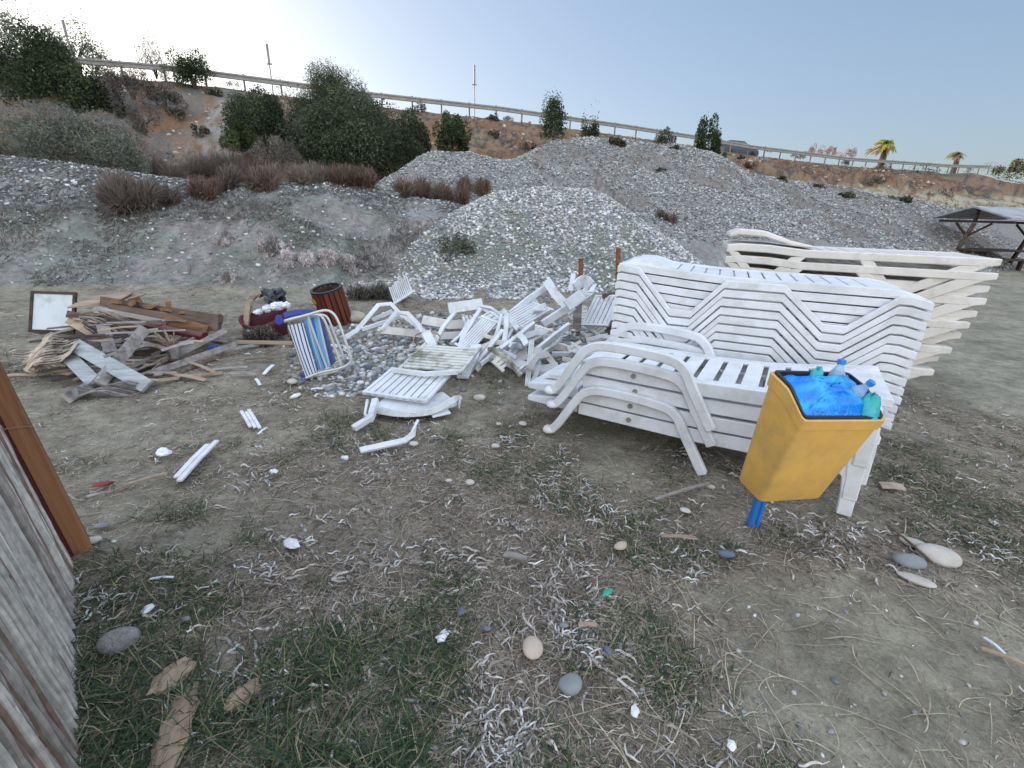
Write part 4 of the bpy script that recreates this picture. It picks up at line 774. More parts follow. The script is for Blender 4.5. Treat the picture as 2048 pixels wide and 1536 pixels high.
bottle(bl((.095, yb - .06, hb - .10)), (.1, .05, 1), 'clear plastic bottle with blue cap standing up in the blue bag', cl, 1.05)
bottle(bl((.10, yb - .10, hb - .12)), (.42, -.45, .9), 'clear plastic bottle with blue cap lying half under the blue bag', cl, .95)
# ------------------------------------------------------------ weathered wall panel at the left
wa = gp(140, 1108)[:2]; wb = gp(146, 1500)[:2]; wb = wa + (wb - wa) * 1.55; wl = float(np.linalg.norm(wb - wa)); wd = (wb - wa) / wl; we = empty('wall_panel', (wa[0], wa[1], 0), (R(5.), -R(3), math.atan2(wd[1], wd[0])))
tag(we, 'grey weathered cane wall panel with a brown timber post at the left edge', 'wall panel')
g = random.Random(4); V = []; Fc = []; C = []; x = .022
while x < wl:
    wdt = g.choice([.006, .01, .014, .02, .028]); yo = g.uniform(-.012, .006); t0 = g.uniform(.75, 1.25); base = g.choice([(.50, .46, .41), (.43, .39, .35), (.54, .50, .455), (.36, .315, .28), (.47, .43, .385), (.24, .16, .13)]); ph = g.uniform(0, 6); n0 = len(V); ns = 26
    for j in range(ns + 1):
        z = -.30 + j / ns * 2.3; dx = .006 * math.sin(z * 3 + ph) + g.uniform(-.002, .002); dy = g.uniform(-.003, .003); ww = wdt * (.75 + .35 * g.random())
        tw = yo + dy; V += [(x + dx, tw - .02, z), (x + dx, tw, z), (x + dx + ww * .5, tw + .006, z), (x + dx + ww, tw, z), (x + dx + ww, tw - .02, z)]; q_ = t0 * g.uniform(.8, 1.12); C += [tuple(b * q_ for b in base)] * 5
        if j: 
            for k in range(4): Fc.append((n0 + (j - 1) * 5 + k, n0 + j * 5 + k, n0 + j * 5 + k + 1, n0 + (j - 1) * 5 + k + 1))
    x += wdt * g.uniform(.72, 1.08)
link('cladding', npmesh('cladding', np.array(V), np.array(Fc), np.array(C)), M['cane'], we)
MB().box(.021, wl, -.035, -.03, -.2, 2.05).build('backing', M['wine'], we)
MB().box(-.045, .02, -.032, .0075, -.05, 2.1).build('trim', M['wine'], we)
MB().box(-.05, .006, .008, .074, -.06, 2.12).build('corner_post', M['postwood'], we, bevel=.003)
MB().tube([(-.02, .078, .60), (.009, .076, .61), (.0095, .06, .62), (.0095, .008, .63), (.03, .006, .635), (.06, .008, .66)], .0022, 6).build('tie_wire', M['palewood'], we)
def crumple(name, m, c, r, sd, lab, cat, group=None, sub=2):
    g = np.random.default_rng(sd); V = ICO.copy(); Fc = [tuple(f) for f in ICF]
    for _ in range(sub):
        V = list(V); nf = []; cache = {}
        def midp(a, b):
            k = (min(a, b), max(a, b))
            if k not in cache: q = (np.array(V[a]) + np.array(V[b])) / 2; V.append(q / np.linalg.norm(q)); cache[k] = len(V) - 1
            return cache[k]
        for a, b, c_ in Fc: x, y, z = midp(a, b), midp(b, c_), midp(c_, a); nf += [(a, x, z), (b, y, x), (c_, z, y), (x, y, z)]
        Fc = nf
    V = np.array(V); V = V * (1 + g.normal(size=(len(V), 1)) * .13) * np.array(r); o = MB().add(V, Fc).build(name, m, None, smooth=False); o.location = tuple(c); o.rotation_euler = (0, 0, g.uniform(0, 6)); return tag(o, lab, cat, group)
# ------------------------------------------------------------ generic pieces from three corners (px, py, Y) or (px, py, 'g', z)
def pt(a):
    if len(a) == 4: return gp(a[0], a[1], a[3])
    p = pY(*a); return p if p[2] > .025 else gp(a[0], a[1], .025)
def frame3(A, B, C_):
    A, B, C_ = pt(A), pt(B), pt(C_); u = B - A; L = np.linalg.norm(u); u /= L; v = C_ - A; v = v - u * v.dot(u); W = np.linalg.norm(v); v /= W; n = np.cross(u, v)
    if n[2] < 0: n = -n
    return A, u, v, n, L, W
def panel(lab, A, B, C_, ns, m='broken', cat='chair piece', name='chair_fragment', th=.016, gap=.3, frame=.03, rag=0., bars=(0, 1), group='broken white chair pieces in the heap'):
    """slatted panel: slats run A->B, laid side by side towards C"""
    A, u, v, n, L, W = frame3(A, B, C_); mb = MB(); pw = W / ns; g = random.Random(sum(map(ord, lab)) % 999)
    def P(a, b, c): return A + u * a + v * b + n * c
    for i in range(ns):
        a0 = i * pw + pw * gap / 2; a1 = (i + 1) * pw - pw * gap / 2; s0 = g.uniform(0, rag) * L; s1 = L - g.uniform(0, rag) * L
        mb.hexa([P(s0, a0, 0), P(s1, a0, 0), P(s1, a1, 0), P(s0, a1, 0), P(s0, a0, th), P(s1, a0, th), P(s1, a1, th), P(s0, a1, th)])
    if frame:
        if 0 in bars: mb.hexa([P(0, -frame, -.004), P(frame, -frame, -.004), P(frame, W + frame, -.004), P(0, W + frame, -.004), P(0, -frame, th + .006), P(frame, -frame, th + .006), P(frame, W + frame, th + .006), P(0, W + frame, th + .006)])
        if 1 in bars: mb.hexa([P(L - frame, -frame, -.004), P(L, -frame, -.004), P(L, W + frame, -.004), P(L - frame, W + frame, -.004), P(L - frame, -frame, th + .006), P(L, -frame, th + .006), P(L, W + frame, th + .006), P(L - frame, W + frame, th + .006)])
        if 2 in bars: mb.hexa([P(frame, -frame, -.003), P(L - frame, -frame, -.003), P(L - frame, 0, -.003), P(frame, 0, -.003), P(frame, -frame, th + .004), P(L - frame, -frame, th + .004), P(L - frame, 0, th + .004), P(frame, 0, th + .004)])
        if 3 in bars: mb.hexa([P(frame, W, -.003), P(L - frame, W, -.003), P(L - frame, W + frame, -.003), P(frame, W + frame, -.003), P(frame, W, th + .004), P(L - frame, W, th + .004), P(L - frame, W + frame, th + .004), P(frame, W + frame, th + .004)])
    return tag(mb.build(name, M[m], None, bevel=.002, origin=tuple(A)), lab, cat, group)
def bar(lab, pts, wpx, th=.02, m='broken', cat='chair piece', name='chair_fragment', smooth=0, up=(0, 0, 1), mode='v', group='broken white chair pieces in the heap', bevel=.003):
    """bent bar through points; width given as metres; wide side turned towards 'up' vector"""
    P = [pt(p) for p in pts]
    if smooth: P = catm(P, smooth)
    o = MB().ribbon(P, np.array(up, float) / np.linalg.norm(up) * wpx, th).build(name, M[m], None, bevel=bevel, origin=tuple(P[0])); return tag(o, lab, cat, group) 
def facing(a, b):
    a, b = pt(a), pt(b); v = (a + b) / 2 - C0; w = np.cross(b - a, v / np.linalg.norm(v)); return w if np.linalg.norm(w) > 1e-4 else np.array([0, 0, 1.])
U = (0, 0, 1); Fl = (.3, -1, .2)
panel('blue white slatted seat panel lying flat at the front of the broken chair heap', (731, 789, 'g', .10), (790, 739, 'g', .16), (845, 806, 'g', .10), 8, bars=(0, 1, 2, 3), gap=.22)
bar('white seat edge with upturned rim lying under the front slatted panel', [(748, 818, 'g', .03), (800, 826, 'g', .03), (860, 822, 'g', .04), (905, 800, 'g', .08)], .09, .05, smooth=4, up=(.2, -1, .3))
bar('thick white seat slab under the front slatted panel', [(760, 806, 'g', .05), (830, 815, 'g', .05), (900, 797, 'g', .06)], .22, .03, smooth=4, up=(.2, 1, .1))
bar('white curled scrap at the right end of the seat edge', [(903, 803, 'g', .08), (912, 797, 'g', .10), (921, 799, 'g', .07), (918, 812, 'g', .05)], .05, .008, smooth=3)
bar('flat white chip under the right side of the seat slab', [(862, 830, 'g', .015), (898, 822, 'g', .02)], .08, .015, up=(.2, 1, .1))
panel('mud stained slatted back lying behind the front panel', (800, 736, 'g', .12), (925, 747, 'g', .14), (836, 690, 'g', .2), 9, m='mossy', gap=.25, rag=.05)
bar('white frame corner standing between the stained back and the front panel', [(925, 755, 4.25), (945, 720, 4.4), (952, 690, 4.6)], .11, .03, up=(1, 0, .1))
bar('white cross bar along the upper edge of the front slatted panel', [(785, 740, 'g', .19), (850, 748, 'g', .2), (916, 744, 'g', .22)], .04, .03)
bar('bent white chair leg standing on the ground at the left of the front panel', [(751, 800, 'g', .08), (742, 835, 'g', .05), (707, 857, 'g', .01)], .05, .04, up=(1, 0, .2))
bar('white splinter lying against the bent leg', [(735, 800, 'g', .1), (730, 830, 'g', .03), (745, 842, 'g', .02)], .03, .02)
bar('white V shaped broken frame piece lying alone on the grass in front', [(720, 901, 'g', .015), (810, 881, 'g', .02), (826, 868, 'g', .03), (834, 843, 'g', .06)], .045, .02, up=(.1, 1, .35), group='loose white scraps')
# left chair
panel('fan of thin upright ribs of the leftmost broken chair back', (790, 610, 5.8), (777, 573, 5.9), (851, 652, 5.5), 11, gap=.45, rag=.12, bars=(0,))
bar('long bent white arm reaching down left from the leftmost broken chair', [(691, 675, 5.2), (714, 660, 5.3), (757, 610, 5.5), (782, 608, 5.5), (800, 627, 5.5), (847, 661, 5.3), (861, 690, 5.1)], .05, .03, up=(.2, .5, 1))
bar('second white arm of the leftmost broken chair, curving over its seat', [(763, 662, 5.1), (791, 625, 5.3), (816, 627, 5.3), (838, 650, 5.2), (858, 690, 5.0)], .05, .03, up=(.2, .5, 1))
bar('straight white leg crossing under the long bent arm', [(724, 659, 5.3), (782, 640, 5.5), (800, 632, 5.6)], .045, .03)
bar('pale white splinter propped inside the bent arm', [(745, 640, 5.6), (785, 622, 5.7)], .05, .012)
bar('cream rail lying low behind the leftmost chair', [(763, 660, 5.4), (880, 672, 5.4), (990, 668, 5.5)], .09, .04, m='cream', up=(0, .4, 1))
bar('long white seat rail behind the leftmost chair', [(845, 640, 5.7), (900, 650, 5.6), (960, 648, 5.7)], .12, .03, m='cream', up=(0, .6, .8))
bar('curved cane stick leaning at the middle of the broken chairs', [(826, 690, 4.9), (830, 672, 4.95), (850, 665, 5.0), (876, 668, 5.0), (884, 690, 4.9)], .018, .012, m='palewood', smooth=4, cat='stick', name='cane_stick')
bar('white block standing at the foot of the leftmost chair', [(852, 665, 5.0), (866, 695, 4.85)], .10, .05, up=(1, 0, 0))
# middle
bar('thick white beam at the top left of the middle chairs', [(897, 618, 5.5), (965, 608, 5.6)], .13, .06, up=(0, .5, 1))
bar('white diagonal leg falling left from the thick beam', [(965, 612, 5.4), (925, 675, 5.0), (918, 705, 4.8)], .05, .03, up=(1, 0, .2))
bar('white diagonal leg under the thick beam, farther left', [(912, 622, 5.5), (886, 655, 5.3), (868, 690, 5.1)], .05, .03, up=(1, 0, .2))
bar('thin white strut crossing the two diagonal legs', [(940, 640, 5.3), (920, 672, 5.1), (903, 686, 5.0)], .035, .025, up=(1, 0, .2))
panel('slatted chair back leaning left with an angular white frame', (941, 706, 4.75), (998, 645, 5.0), (939, 664, 5.05), 7, gap=.25, rag=.02, bars=(0, 1))
bar('angular white hoop around the leaning chair back', [(960, 612, 5.3), (985, 618, 5.2), (1002, 632, 5.0), (993, 668, 4.8), (978, 690, 4.7), (942, 722, 4.6)], .055, .03, up=(.3, -1, .3))
bar('long thin white leg pointing down left below the hoop', [(941, 742, 4.35), (975, 700, 4.6), (1006, 660, 4.8)], .04, .03, up=(1, .2, .2))
bar('white leg parallel to the long thin leg, behind it', [(958, 728, 4.5), (1010, 690, 4.7), (1024, 660, 4.9)], .06, .03, up=(.4, .2, 1))
panel('small ribbed white piece behind the leaning chair back', (921, 632, 5.5), (935, 670, 5.3), (955, 622, 5.6), 5, gap=.3, rag=.1, bars=(1,))
panel('white seat piece with two slots behind the hoop', (960, 640, 5.4), (985, 625, 5.5), (975, 665, 5.2), 3, gap=.25, bars=(0, 1, 2, 3))
panel('large ribbed chair back pointing up right in the middle of the heap', (1030, 664, 4.9), (1105, 620, 5.3), (1018, 628, 5.3), 8, gap=.3, bars=(0, 1))
bar('wide white back frame end standing up behind the large ribbed back', [(1093, 561, 5.5), (1112, 590, 5.4), (1146, 625, 5.2)], .10, .04, up=(.7, -.3, .4))
bar('white upper rail along the top edge of the large ribbed back', [(1020, 628, 5.35), (1060, 596, 5.5), (1095, 573, 5.6)], .07, .03)
bar('white lower rail along the underside of the large ribbed back', [(1085, 648, 5.0), (1125, 622, 5.1), (1142, 612, 5.1)], .08, .04)
bar('white forked strut, left arm, in the middle of the heap', [(1006, 621, 5.1), (1022, 640, 4.9), (1036, 658, 4.8)], .05, .03, up=(.6, 0, 1))
bar('white forked strut, upright arm, in the middle of the heap', [(1013, 632, 4.95), (1012, 660, 4.8), (1008, 684, 4.7)], .05, .03, up=(1, 0, 0))
bar('broad white rail running diagonally in front of the large ribbed back', [(1000, 703, 4.45), (1040, 673, 4.6), (1068, 650, 4.7)], .13, .035, up=(.1, -.6, .8))
panel('cream ribbed seat below the large ribbed back', (1057, 690, 4.55), (1104, 662, 4.75), (1052, 664, 4.85), 5, m='cream', gap=.25)
bar('white rail with lengthwise grooves pointing up right near the stacked loungers', [(1072, 703, 4.3), (1105, 676, 4.45), (1137, 652, 4.6)], .10, .03, up=(.1, -.5, .9))
bar('second grooved rail just under the grooved rail pointing up right', [(1076, 712, 4.3), (1108, 692, 4.45), (1124, 672, 4.6)], .07, .03, up=(.1, -.5, .9))
panel('upright grooved white plank standing in the grass right of the heap centre', (1049, 772, 3.95), (1058, 682, 4.2), (1060, 772, 3.95), 3, gap=.12, bars=(), frame=0)
bar('curved white leg beside the upright plank', [(1073, 704, 4.25), (1077, 726, 4.15), (1072, 748, 4.05), (1065, 764, 4.0)], .045, .025, smooth=4, up=(1, 0, 0))
bar('short curved white arm above the upright plank', [(1036, 668, 4.5), (1046, 676, 4.4), (1054, 690, 4.3)], .06, .03, up=(.8, 0, .6))
bar('white rod lying on the pebbles right of the heap', [(1104, 708, 4.6), (1167, 708, 4.6)], .045, .035)
bar('rounded white tube end on the pebbles', [(1098, 690, 4.75), (1125, 694, 4.75), (1145, 701, 4.7)], .07, .05, m='cream')
bar('short white stick by the low front stack', [(1143, 688, 4.8), (1167, 708, 4.6)], .05, .03)
panel('slotted white deck piece partly behind the arched loungers', (1170, 716, 4.3), (1225, 700, 4.4), (1163, 694, 4.8), 2, gap=.2, rag=0, bars=(0, 1))
bar('broad cream seat lying low under the ribbed pieces', [(986, 712, 4.6), (1055, 708, 4.6)], .28, .04, m='cream', up=(0, 1, .25))
bar('crumpled white plastic at the foot of the heap', [(1015, 722, 4.4), (1050, 735, 4.3), (1085, 742, 4.25), (1118, 736, 4.3)], .12, .03, m='broken', smooth=3, up=(0, .6, .6))
bar('white curved piece under the crumpled plastic', [(1020, 700, 4.5), (1022, 728, 4.35), (1060, 742, 4.2), (1100, 748, 4.2)], .04, .03, smooth=3)
bar('cream broken edge lying right of the crumpled plastic', [(1085, 700, 4.5), (1098, 715, 4.4), (1112, 735, 4.3), (1118, 745, 4.25)], .06, .02, m='cream', smooth=3, up=(1, 0, .3))
g = random.Random(77)
for i in range(34):
    px = g.gauss(1040, 75); py = g.uniform(600, 735) ; px = min(max(px, 930), 1215); zb = max(.03, .42 * (1 - abs(px - 1075) / 190) * (1 - (py - 600) / 190) + .05)
    c = gp(px, py, zb); a = g.choice([.6, .75, .9, -.5, 1.3, 2.3]) + g.uniform(-.3, .3); L = g.uniform(.16, .42); d = np.array([math.cos(a), math.sin(a), g.uniform(-.4, .55)]) * L / 2; kink = np.array([g.uniform(-.03, .03), g.uniform(-.03, .03), g.uniform(0, .05)])
    o = MB().ribbon([c - d, c + kink, c + d], np.array([g.uniform(-1, 1), g.uniform(-.4, .4), 1]) * g.uniform(.03, .055), g.uniform(.015, .03)).build('chair_fragment', M[g.choice(['broken', 'broken', 'cream', 'mossy'])], None, bevel=.003, origin=tuple(c)); tag(o, 'short broken white strut jumbled among the larger chair pieces', 'chair piece', 'short struts in the broken chair heap')
for i in range(12):
    px = g.uniform(970, 1190); py = g.uniform(610, 725); c = gp(px, py, g.uniform(.05, .25)); a = g.uniform(.2, 1.2); u = np.array([math.cos(a), math.sin(a), g.uniform(-.1, .5)]); v = np.cross(u, [g.uniform(-.5, .5), -.8, g.uniform(.2, 1)]); v /= np.linalg.norm(v); u /= np.linalg.norm(u); m = MB(); ns = g.randint(3, 5); L = g.uniform(.18, .3)
    for k in range(ns): s_ = L * g.uniform(.75, 1); m.ribbon([c + v * k * .042, c + v * k * .042 + u * s_], v * .033, .012)
    m.ribbon([c - v * .02, c + v * (ns * .042)], u * .035, .02); tag(m.build('chair_fragment', M[g.choice(['broken', 'cream'])], None, bevel=.002, origin=tuple(c)), 'small snapped comb of white slats jumbled in the broken chair heap', 'chair piece', 'snapped slat combs in the broken chair heap')
# right: upright pieces
panel('upright white seat back with four long slots beside the tall stack', (1167, 652, 5.55), (1196, 592, 5.9), (1205, 668, 5.3), 5, gap=.22, bars=(0, 1, 2, 3))
panel('white slatted panel wedged behind the upright seat back', (1132, 604, 5.6), (1175, 572, 5.8), (1130, 632, 5.4), 5, gap=.3, bars=(1,))
bar('thin white upright strip in front of the rusty stakes', [(1141, 582, 5.3), (1147, 547, 5.4)], .055, .02, up=(1, 0, 0))
bar('brown grey board standing between the slatted pieces', [(1154, 657, 5.6), (1156, 598, 5.7)], .10, .03, m='greywood', up=(1, 0, 0), cat='board', name='wooden_board')
bar('rounded white chair top above the wedged panel', [(1150, 575, 5.3), (1168, 560, 5.35), (1182, 572, 5.3)], .12, .03, smooth=3)
bar('thick white arm crossing above the upright board', [(1133, 612, 5.0), (1165, 588, 5.05)], .12, .05, up=(0, .3, 1))
bar('ragged white strip at the top right of the upright seat back', [(1182, 585, 5.2), (1190, 568, 5.3)], .05, .02, up=(1, 0, .3))
for i, (a, b, c) in enumerate([('dark weathered crate board behind the tall stack, upper one', (1205, 595), (1236, 590)), ('dark weathered crate board behind the tall stack, middle one', (1208, 617), (1234, 610)), ('brown board lying on the pebbles left of the tall stack', (1190, 655), (1232, 660)), ('short brown block lying on the pebbles left of the tall stack', (1195, 668), (1225, 674)), ('slanting grey board left of the tall stack', (1210, 632), (1232, 650))]):
    bar(a, [(*b, 5.8), (*c, 5.8)], .09, .03, m='brownwood' if i in (0, 2, 3) else 'greywood', cat='board', name='wooden_board', group='boards beside the tall stack')
for px, pyb, pyt, lab in ((1160, 600, 517, 'rusty iron stake nearer the broken chairs, left one of two'), (1235, 560, 495, 'rusty iron stake nearer the tall lounger stack, right one of two')):
    P, t = hit(px, 610); b = pY(px, pyb + 20, P[1] - 1.2); tp = pY(px + 2, pyt, P[1] - 1.2); o = MB().tube([b, (b + tp) / 2, tp], [.036, .034, .036], 8).build('iron_stake', M['rust'], None, smooth=True, origin=tuple(b)); tag(o, lab, 'stake')
# ------------------------------------------------------------ scrap timber heap
def plank(lab, a, b, w_, th=.025, m='greywood', cat='plank', name='plank', up=None): return bar(lab, [a, b], w_, th, m=m, cat=cat, name=name, up=facing(a, b), group='planks of the scrap timber heap', bevel=.002)
e = empty('whiteboard', tuple(gp(62, 663, 0.0))); tag(e, 'dusty whiteboard with a dark frame leaning behind the timber heap', 'whiteboard')
A, u, v, n, L, W = frame3((64, 661, 5.5), (146, 664, 5.4), (86, 586, 5.42)); o_ = np.array(e.location)
def hx(mb, a0, a1, b0, b1, c0, c1): Q = lambda a, b, c: A - o_ + u * a + v * b + n * c; return mb.hexa([Q(a0, b0, c0), Q(a1, b0, c0), Q(a1, b1, c0), Q(a0, b1, c0), Q(a0, b0, c1), Q(a1, b0, c1), Q(a1, b1, c1), Q(a0, b1, c1)])
hx(MB(), 0, L, 0, W, 0, .01).build('panel', M['board'], e); f = MB(); hx(f, -.025, .01, -.02, W + .02, -.005, .02); hx(f, L - .01, L + .025, -.02, W + .02, -.005, .02); hx(f, .01, L - .01, -.02, .012, -.005, .019); hx(f, .01, L - .01, W - .012, W + .02, -.005, .019); f.build('frame', M['darkwood'], e)
panel('pale plywood sheet lying on top of the timber heap', (135, 617, 5.2), (232, 606, 5.3), (175, 596, 5.6), 3, m='palewood', gap=.0, frame=0, cat='plywood', name='plywood_sheet', group='boards of the scrap timber heap')
panel('second pale plywood sheet at the top right of the first', (185, 606, 5.4), (262, 603, 5.45), (200, 592, 5.7), 2, m='palewood', gap=.02, frame=0, cat='plywood', name='plywood_sheet', group='boards of the scrap timber heap')
plank('long dark brown beam across the top of the timber heap', (206, 603, 5.3), (441, 640, 5.1), .11, .08, 'brownwood', up=(0, .3, 1))
plank('long beam with a rotten orange edge under the top beam', (221, 618, 5.15), (439, 654, 4.95), .12, .06, 'brownwood', up=(0, .3, 1))
plank('weathered thin beam in front of the dark brown beams', (190, 617, 5.1), (335, 645, 4.95), .05, .04, 'greywood', up=(0, .3, 1))
plank('rust orange board at the right end of the timber heap', (330, 637, 5.0), (416, 662, 4.85), .11, .04, 'rotten', up=(0, .3, 1))
for i, (a, b) in enumerate([((262, 605, 5.4), (280, 600, 5.4)), ((335, 622, 5.2), (337, 604, 5.2)), ((385, 632, 5.15), (432, 640, 5.1)), ((300, 620, 5.2), (312, 614, 5.2))]):
    plank(['rotten orange wood stub at the top of the heap beside the plywood', 'upright orange splinter on the dark beam', 'crumbly orange rotten wood on the right end of the dark beam', 'small rotten orange stub in the middle of the dark beam'][i], a, b, [.09, .05, .1, .07][i], .05, 'rotten', up=(0, .3, 1) if i != 1 else (1, 0, 0))
for i in range(7):
    crumple('rotten_chunk', M['rotten'], pY(lerp(232, 436, i / 6), lerp(603, 634, i / 6) + random.uniform(-3, 3), 5.15), (random.uniform(.05, .1), .04, random.uniform(.02, .04)), 200 + i, 'crumbling orange chunk of rotten wood along the top beam of the timber heap', 'wood chunk', 'rotten chunks along the top beam', sub=1)
pa, pb_ = pY(295, 650, 4.95), pY(410, 673, 4.75); o = MB().tube([pa, pb_], .045, 14).build('pipe', M['wine'], None, smooth=True, origin=tuple(pa)); tag(o, 'dark red pipe lying in the timber heap', 'pipe')
PL = [('blue grey painted plank, left one of the two in front', (122, 698, 'g', .2), (188, 764, 'g', .06), .11, 'bluewood'), ('long blue grey painted plank lying diagonally at the front', (150, 690, 'g', .26), (295, 773, 'g', .04), .12, 'bluewood'),
      ('pale grey plank rising to the right from the front of the heap', (197, 768, 'g', .04), (290, 657, 'g', .34), .10, 'greywood'), ('short grey board standing near the heap centre', (205, 650, 4.9), (222, 706, 4.65), .11, 'greywood'),
      ('yellowish squared beam sticking out at the upper left', (137, 640, 5.1), (188, 668, 4.8), .09, 'palewood'), ('long grey batten ending highest at the right of the heap', (452, 660, 4.9), (350, 712, 4.5), .06, 'greywood'),
      ('grey plank beside the long batten at the right', (403, 673, 4.8), (340, 705, 4.55), .07, 'greywood'), ('grey plank running left under the palm stub', (325, 695, 4.6), (221, 714, 4.6), .05, 'greywood'),
      ('grey plank below the palm stub, upper of two', (330, 706, 4.55), (252, 748, 4.3), .08, 'greywood'), ('grey plank below the palm stub, middle of three', (352, 708, 4.5), (262, 756, 4.2), .06, 'palewood'),
      ('long brown plank below the palm stub reaching far right', (472, 688, 4.7), (270, 758, 4.15), .06, 'greywood'), ('thin pale lath lying on the ground at the front right of the heap', (445, 745, 4.2), (292, 764, 4.1), .03, 'palewood'),
      ('pale lath lying on the ground near the beach chair', (475, 684, 4.75), (585, 686, 4.75), .04, 'palewood'), ('dark board lying deep in the heap under the red pipe', (215, 640, 4.95), (330, 672, 4.8), .07, 'darkwood'), ('dark board at the back of the heap under the plywood', (135, 628, 5.1), (260, 655, 4.95), .08, 'brownwood'),
      ('grey fence board buried in the heap centre', (235, 668, 4.85), (300, 690, 4.65), .07, 'darkwood'), ('dark board lying low at the left of the heap', (160, 720, 4.5), (330, 700, 4.5), .06, 'darkwood'), ('rotten grey board half buried in front of the heap', (133, 798, 3.9), (178, 772, 4.05), .08, 'greywood')]
for lab, a, b, w_, m in PL: plank(lab, a, b, w_, .028, m, up=(-(b[1] - a[1]) * .01, .8, .5))
def mat_sheet(lab, corners, nst, seed, m='palewood', z=.1, name='cane_mat', cat='cane mat', pal=((.44, .35, .27), (.36, .28, .21), (.28, .21, .16), (.5, .42, .33))):
    g = random.Random(seed); c = [pt(q) for q in corners]; V = []; Fc = []; C = []
    for i in range(nst):
        t0 = i / nst; t1 = (i + 1.1) / nst; s0 = g.uniform(0, .12); s1 = g.uniform(.8, 1.05); col = g.choice(pal); yo = g.uniform(0, .02); ns = 9; n0 = len(V)
        for j in range(ns + 1):
            s = lerp(s0, s1, j / ns); wv = .035 * math.sin(s * 7 + i * .25 + seed) + g.uniform(-.005, .005)
            for t in (t0, t1):
                q = lerp(lerp(c[0], c[1], s), lerp(c[3], c[2], s), t); V.append((q[0], q[1], q[2] + wv + yo)); C.append(col)
            if j: a = n0 + (j - 1) * 2; Fc.append((a, a + 2, a + 3, a + 1))
    V = np.array(V); o_ = V[0].copy(); top = V - o_; bot = top - [0, 0, .008]; nv = len(V); Fc = np.array(Fc); F2 = np.concatenate([Fc, Fc[:, ::-1] + nv])
    o = link(name, npmesh(name, np.concatenate([top, bot]), F2, np.array(C + C)), M['cane'], None); o.location = tuple(o_); return tag(o, lab, cat)
mat_sheet('torn pale cane mat spread over the left end of the timber heap', [(18, 712, 'g', .12), (105, 672, 'g', .25), (172, 690, 'g', .28), (60, 748, 'g', .1)], 26, 1)
mat_sheet('narrow torn cane mat strip in front of the first mat', [(40, 740, 'g', .05), (95, 738, 'g', .08), (130, 725, 'g', .15), (60, 722, 'g', .14)], 10, 2)
mat_sheet('frayed grey bark mat lying flat in front of the painted planks', [(150, 775, 'g', .06), (298, 772, 'g', .03), (290, 783, 'g', .01), (140, 800, 'g', .01)], 12, 3, pal=((.24, .21, .19), (.17, .145, .13), (.32, .29, .27)))
mat_sheet('dark rolled cane screen in the centre of the timber heap', [(150, 622, 5.1), (300, 668, 4.9), (290, 700, 4.7), (165, 655, 4.8)], 22, 4, pal=((.10, .085, .075), (.20, .17, .15), (.06, .05, .045), (.28, .24, .2)))
mat_sheet('pale splintered cane bundle crossing below the plywood sheets', [(180, 618, 5.1), (300, 652, 4.95), (300, 660, 4.9), (190, 632, 4.95)], 12, 5)
# palm stub
def frond(px, py, py2, lab):
    b = pY(px + 10, py2, 4.25); tp = pY(px, py, 4.45); e = empty('palm_stub', tuple(b)); tag(e, lab, 'palm stub'); MB().tube([(0, 0, -.05), tuple((tp - b) * .5), tuple((tp - b) * .7)], [.018, .035, .05], 8).build('stalk', M['greywood'], e); g = random.Random(3); m = MB(); c = (tp - b) * .65
    for i in range(34): a = g.uniform(0, 6.28); el = g.uniform(.3, 1.5); L = g.uniform(.10, .24); d = np.array([math.cos(a) * math.cos(el) - .4, math.sin(a) * math.cos(el), math.sin(el)]) * L; m.ribbon([c, c + d * .6, c + d + [0, 0, -.02]], (.014 * math.cos(a + 1.5), .014 * math.sin(a + 1.5), .004), .003)
    m.build('frayed_leaves', M['palewood'], e)
frond(345, 668, 762, 'frayed dead palm leaf stub sticking up in front of the timber heap')
g = random.Random(12)
for i in range(120):
    px = g.gauss(270, 95); py = g.uniform(625, 768) - (0 if px > 200 else 0); Y = gp(px, py, g.uniform(.02, .30 if 130 < px < 400 and py < 700 else .04)); a = g.uniform(-.5, .5) + (0 if g.random() < .7 else 1.2); L = g.uniform(.15, .6); d = np.array([math.cos(a), math.sin(a), g.uniform(-.1, .15)]) * L / 2
    o = MB().ribbon([Y - d, Y + d * .1 + [0, 0, .01], Y + d], (0, .02 + .02 * g.random(), .01), .006).build('splintered_lath', M[g.choice(['greywood', 'brownwood', 'darkwood', 'greywood', 'palewood'])], None, origin=tuple(Y)); tag(o, 'thin splintered lath strewn in the scrap timber heap', 'lath', 'splintered laths strewn in the timber heap')
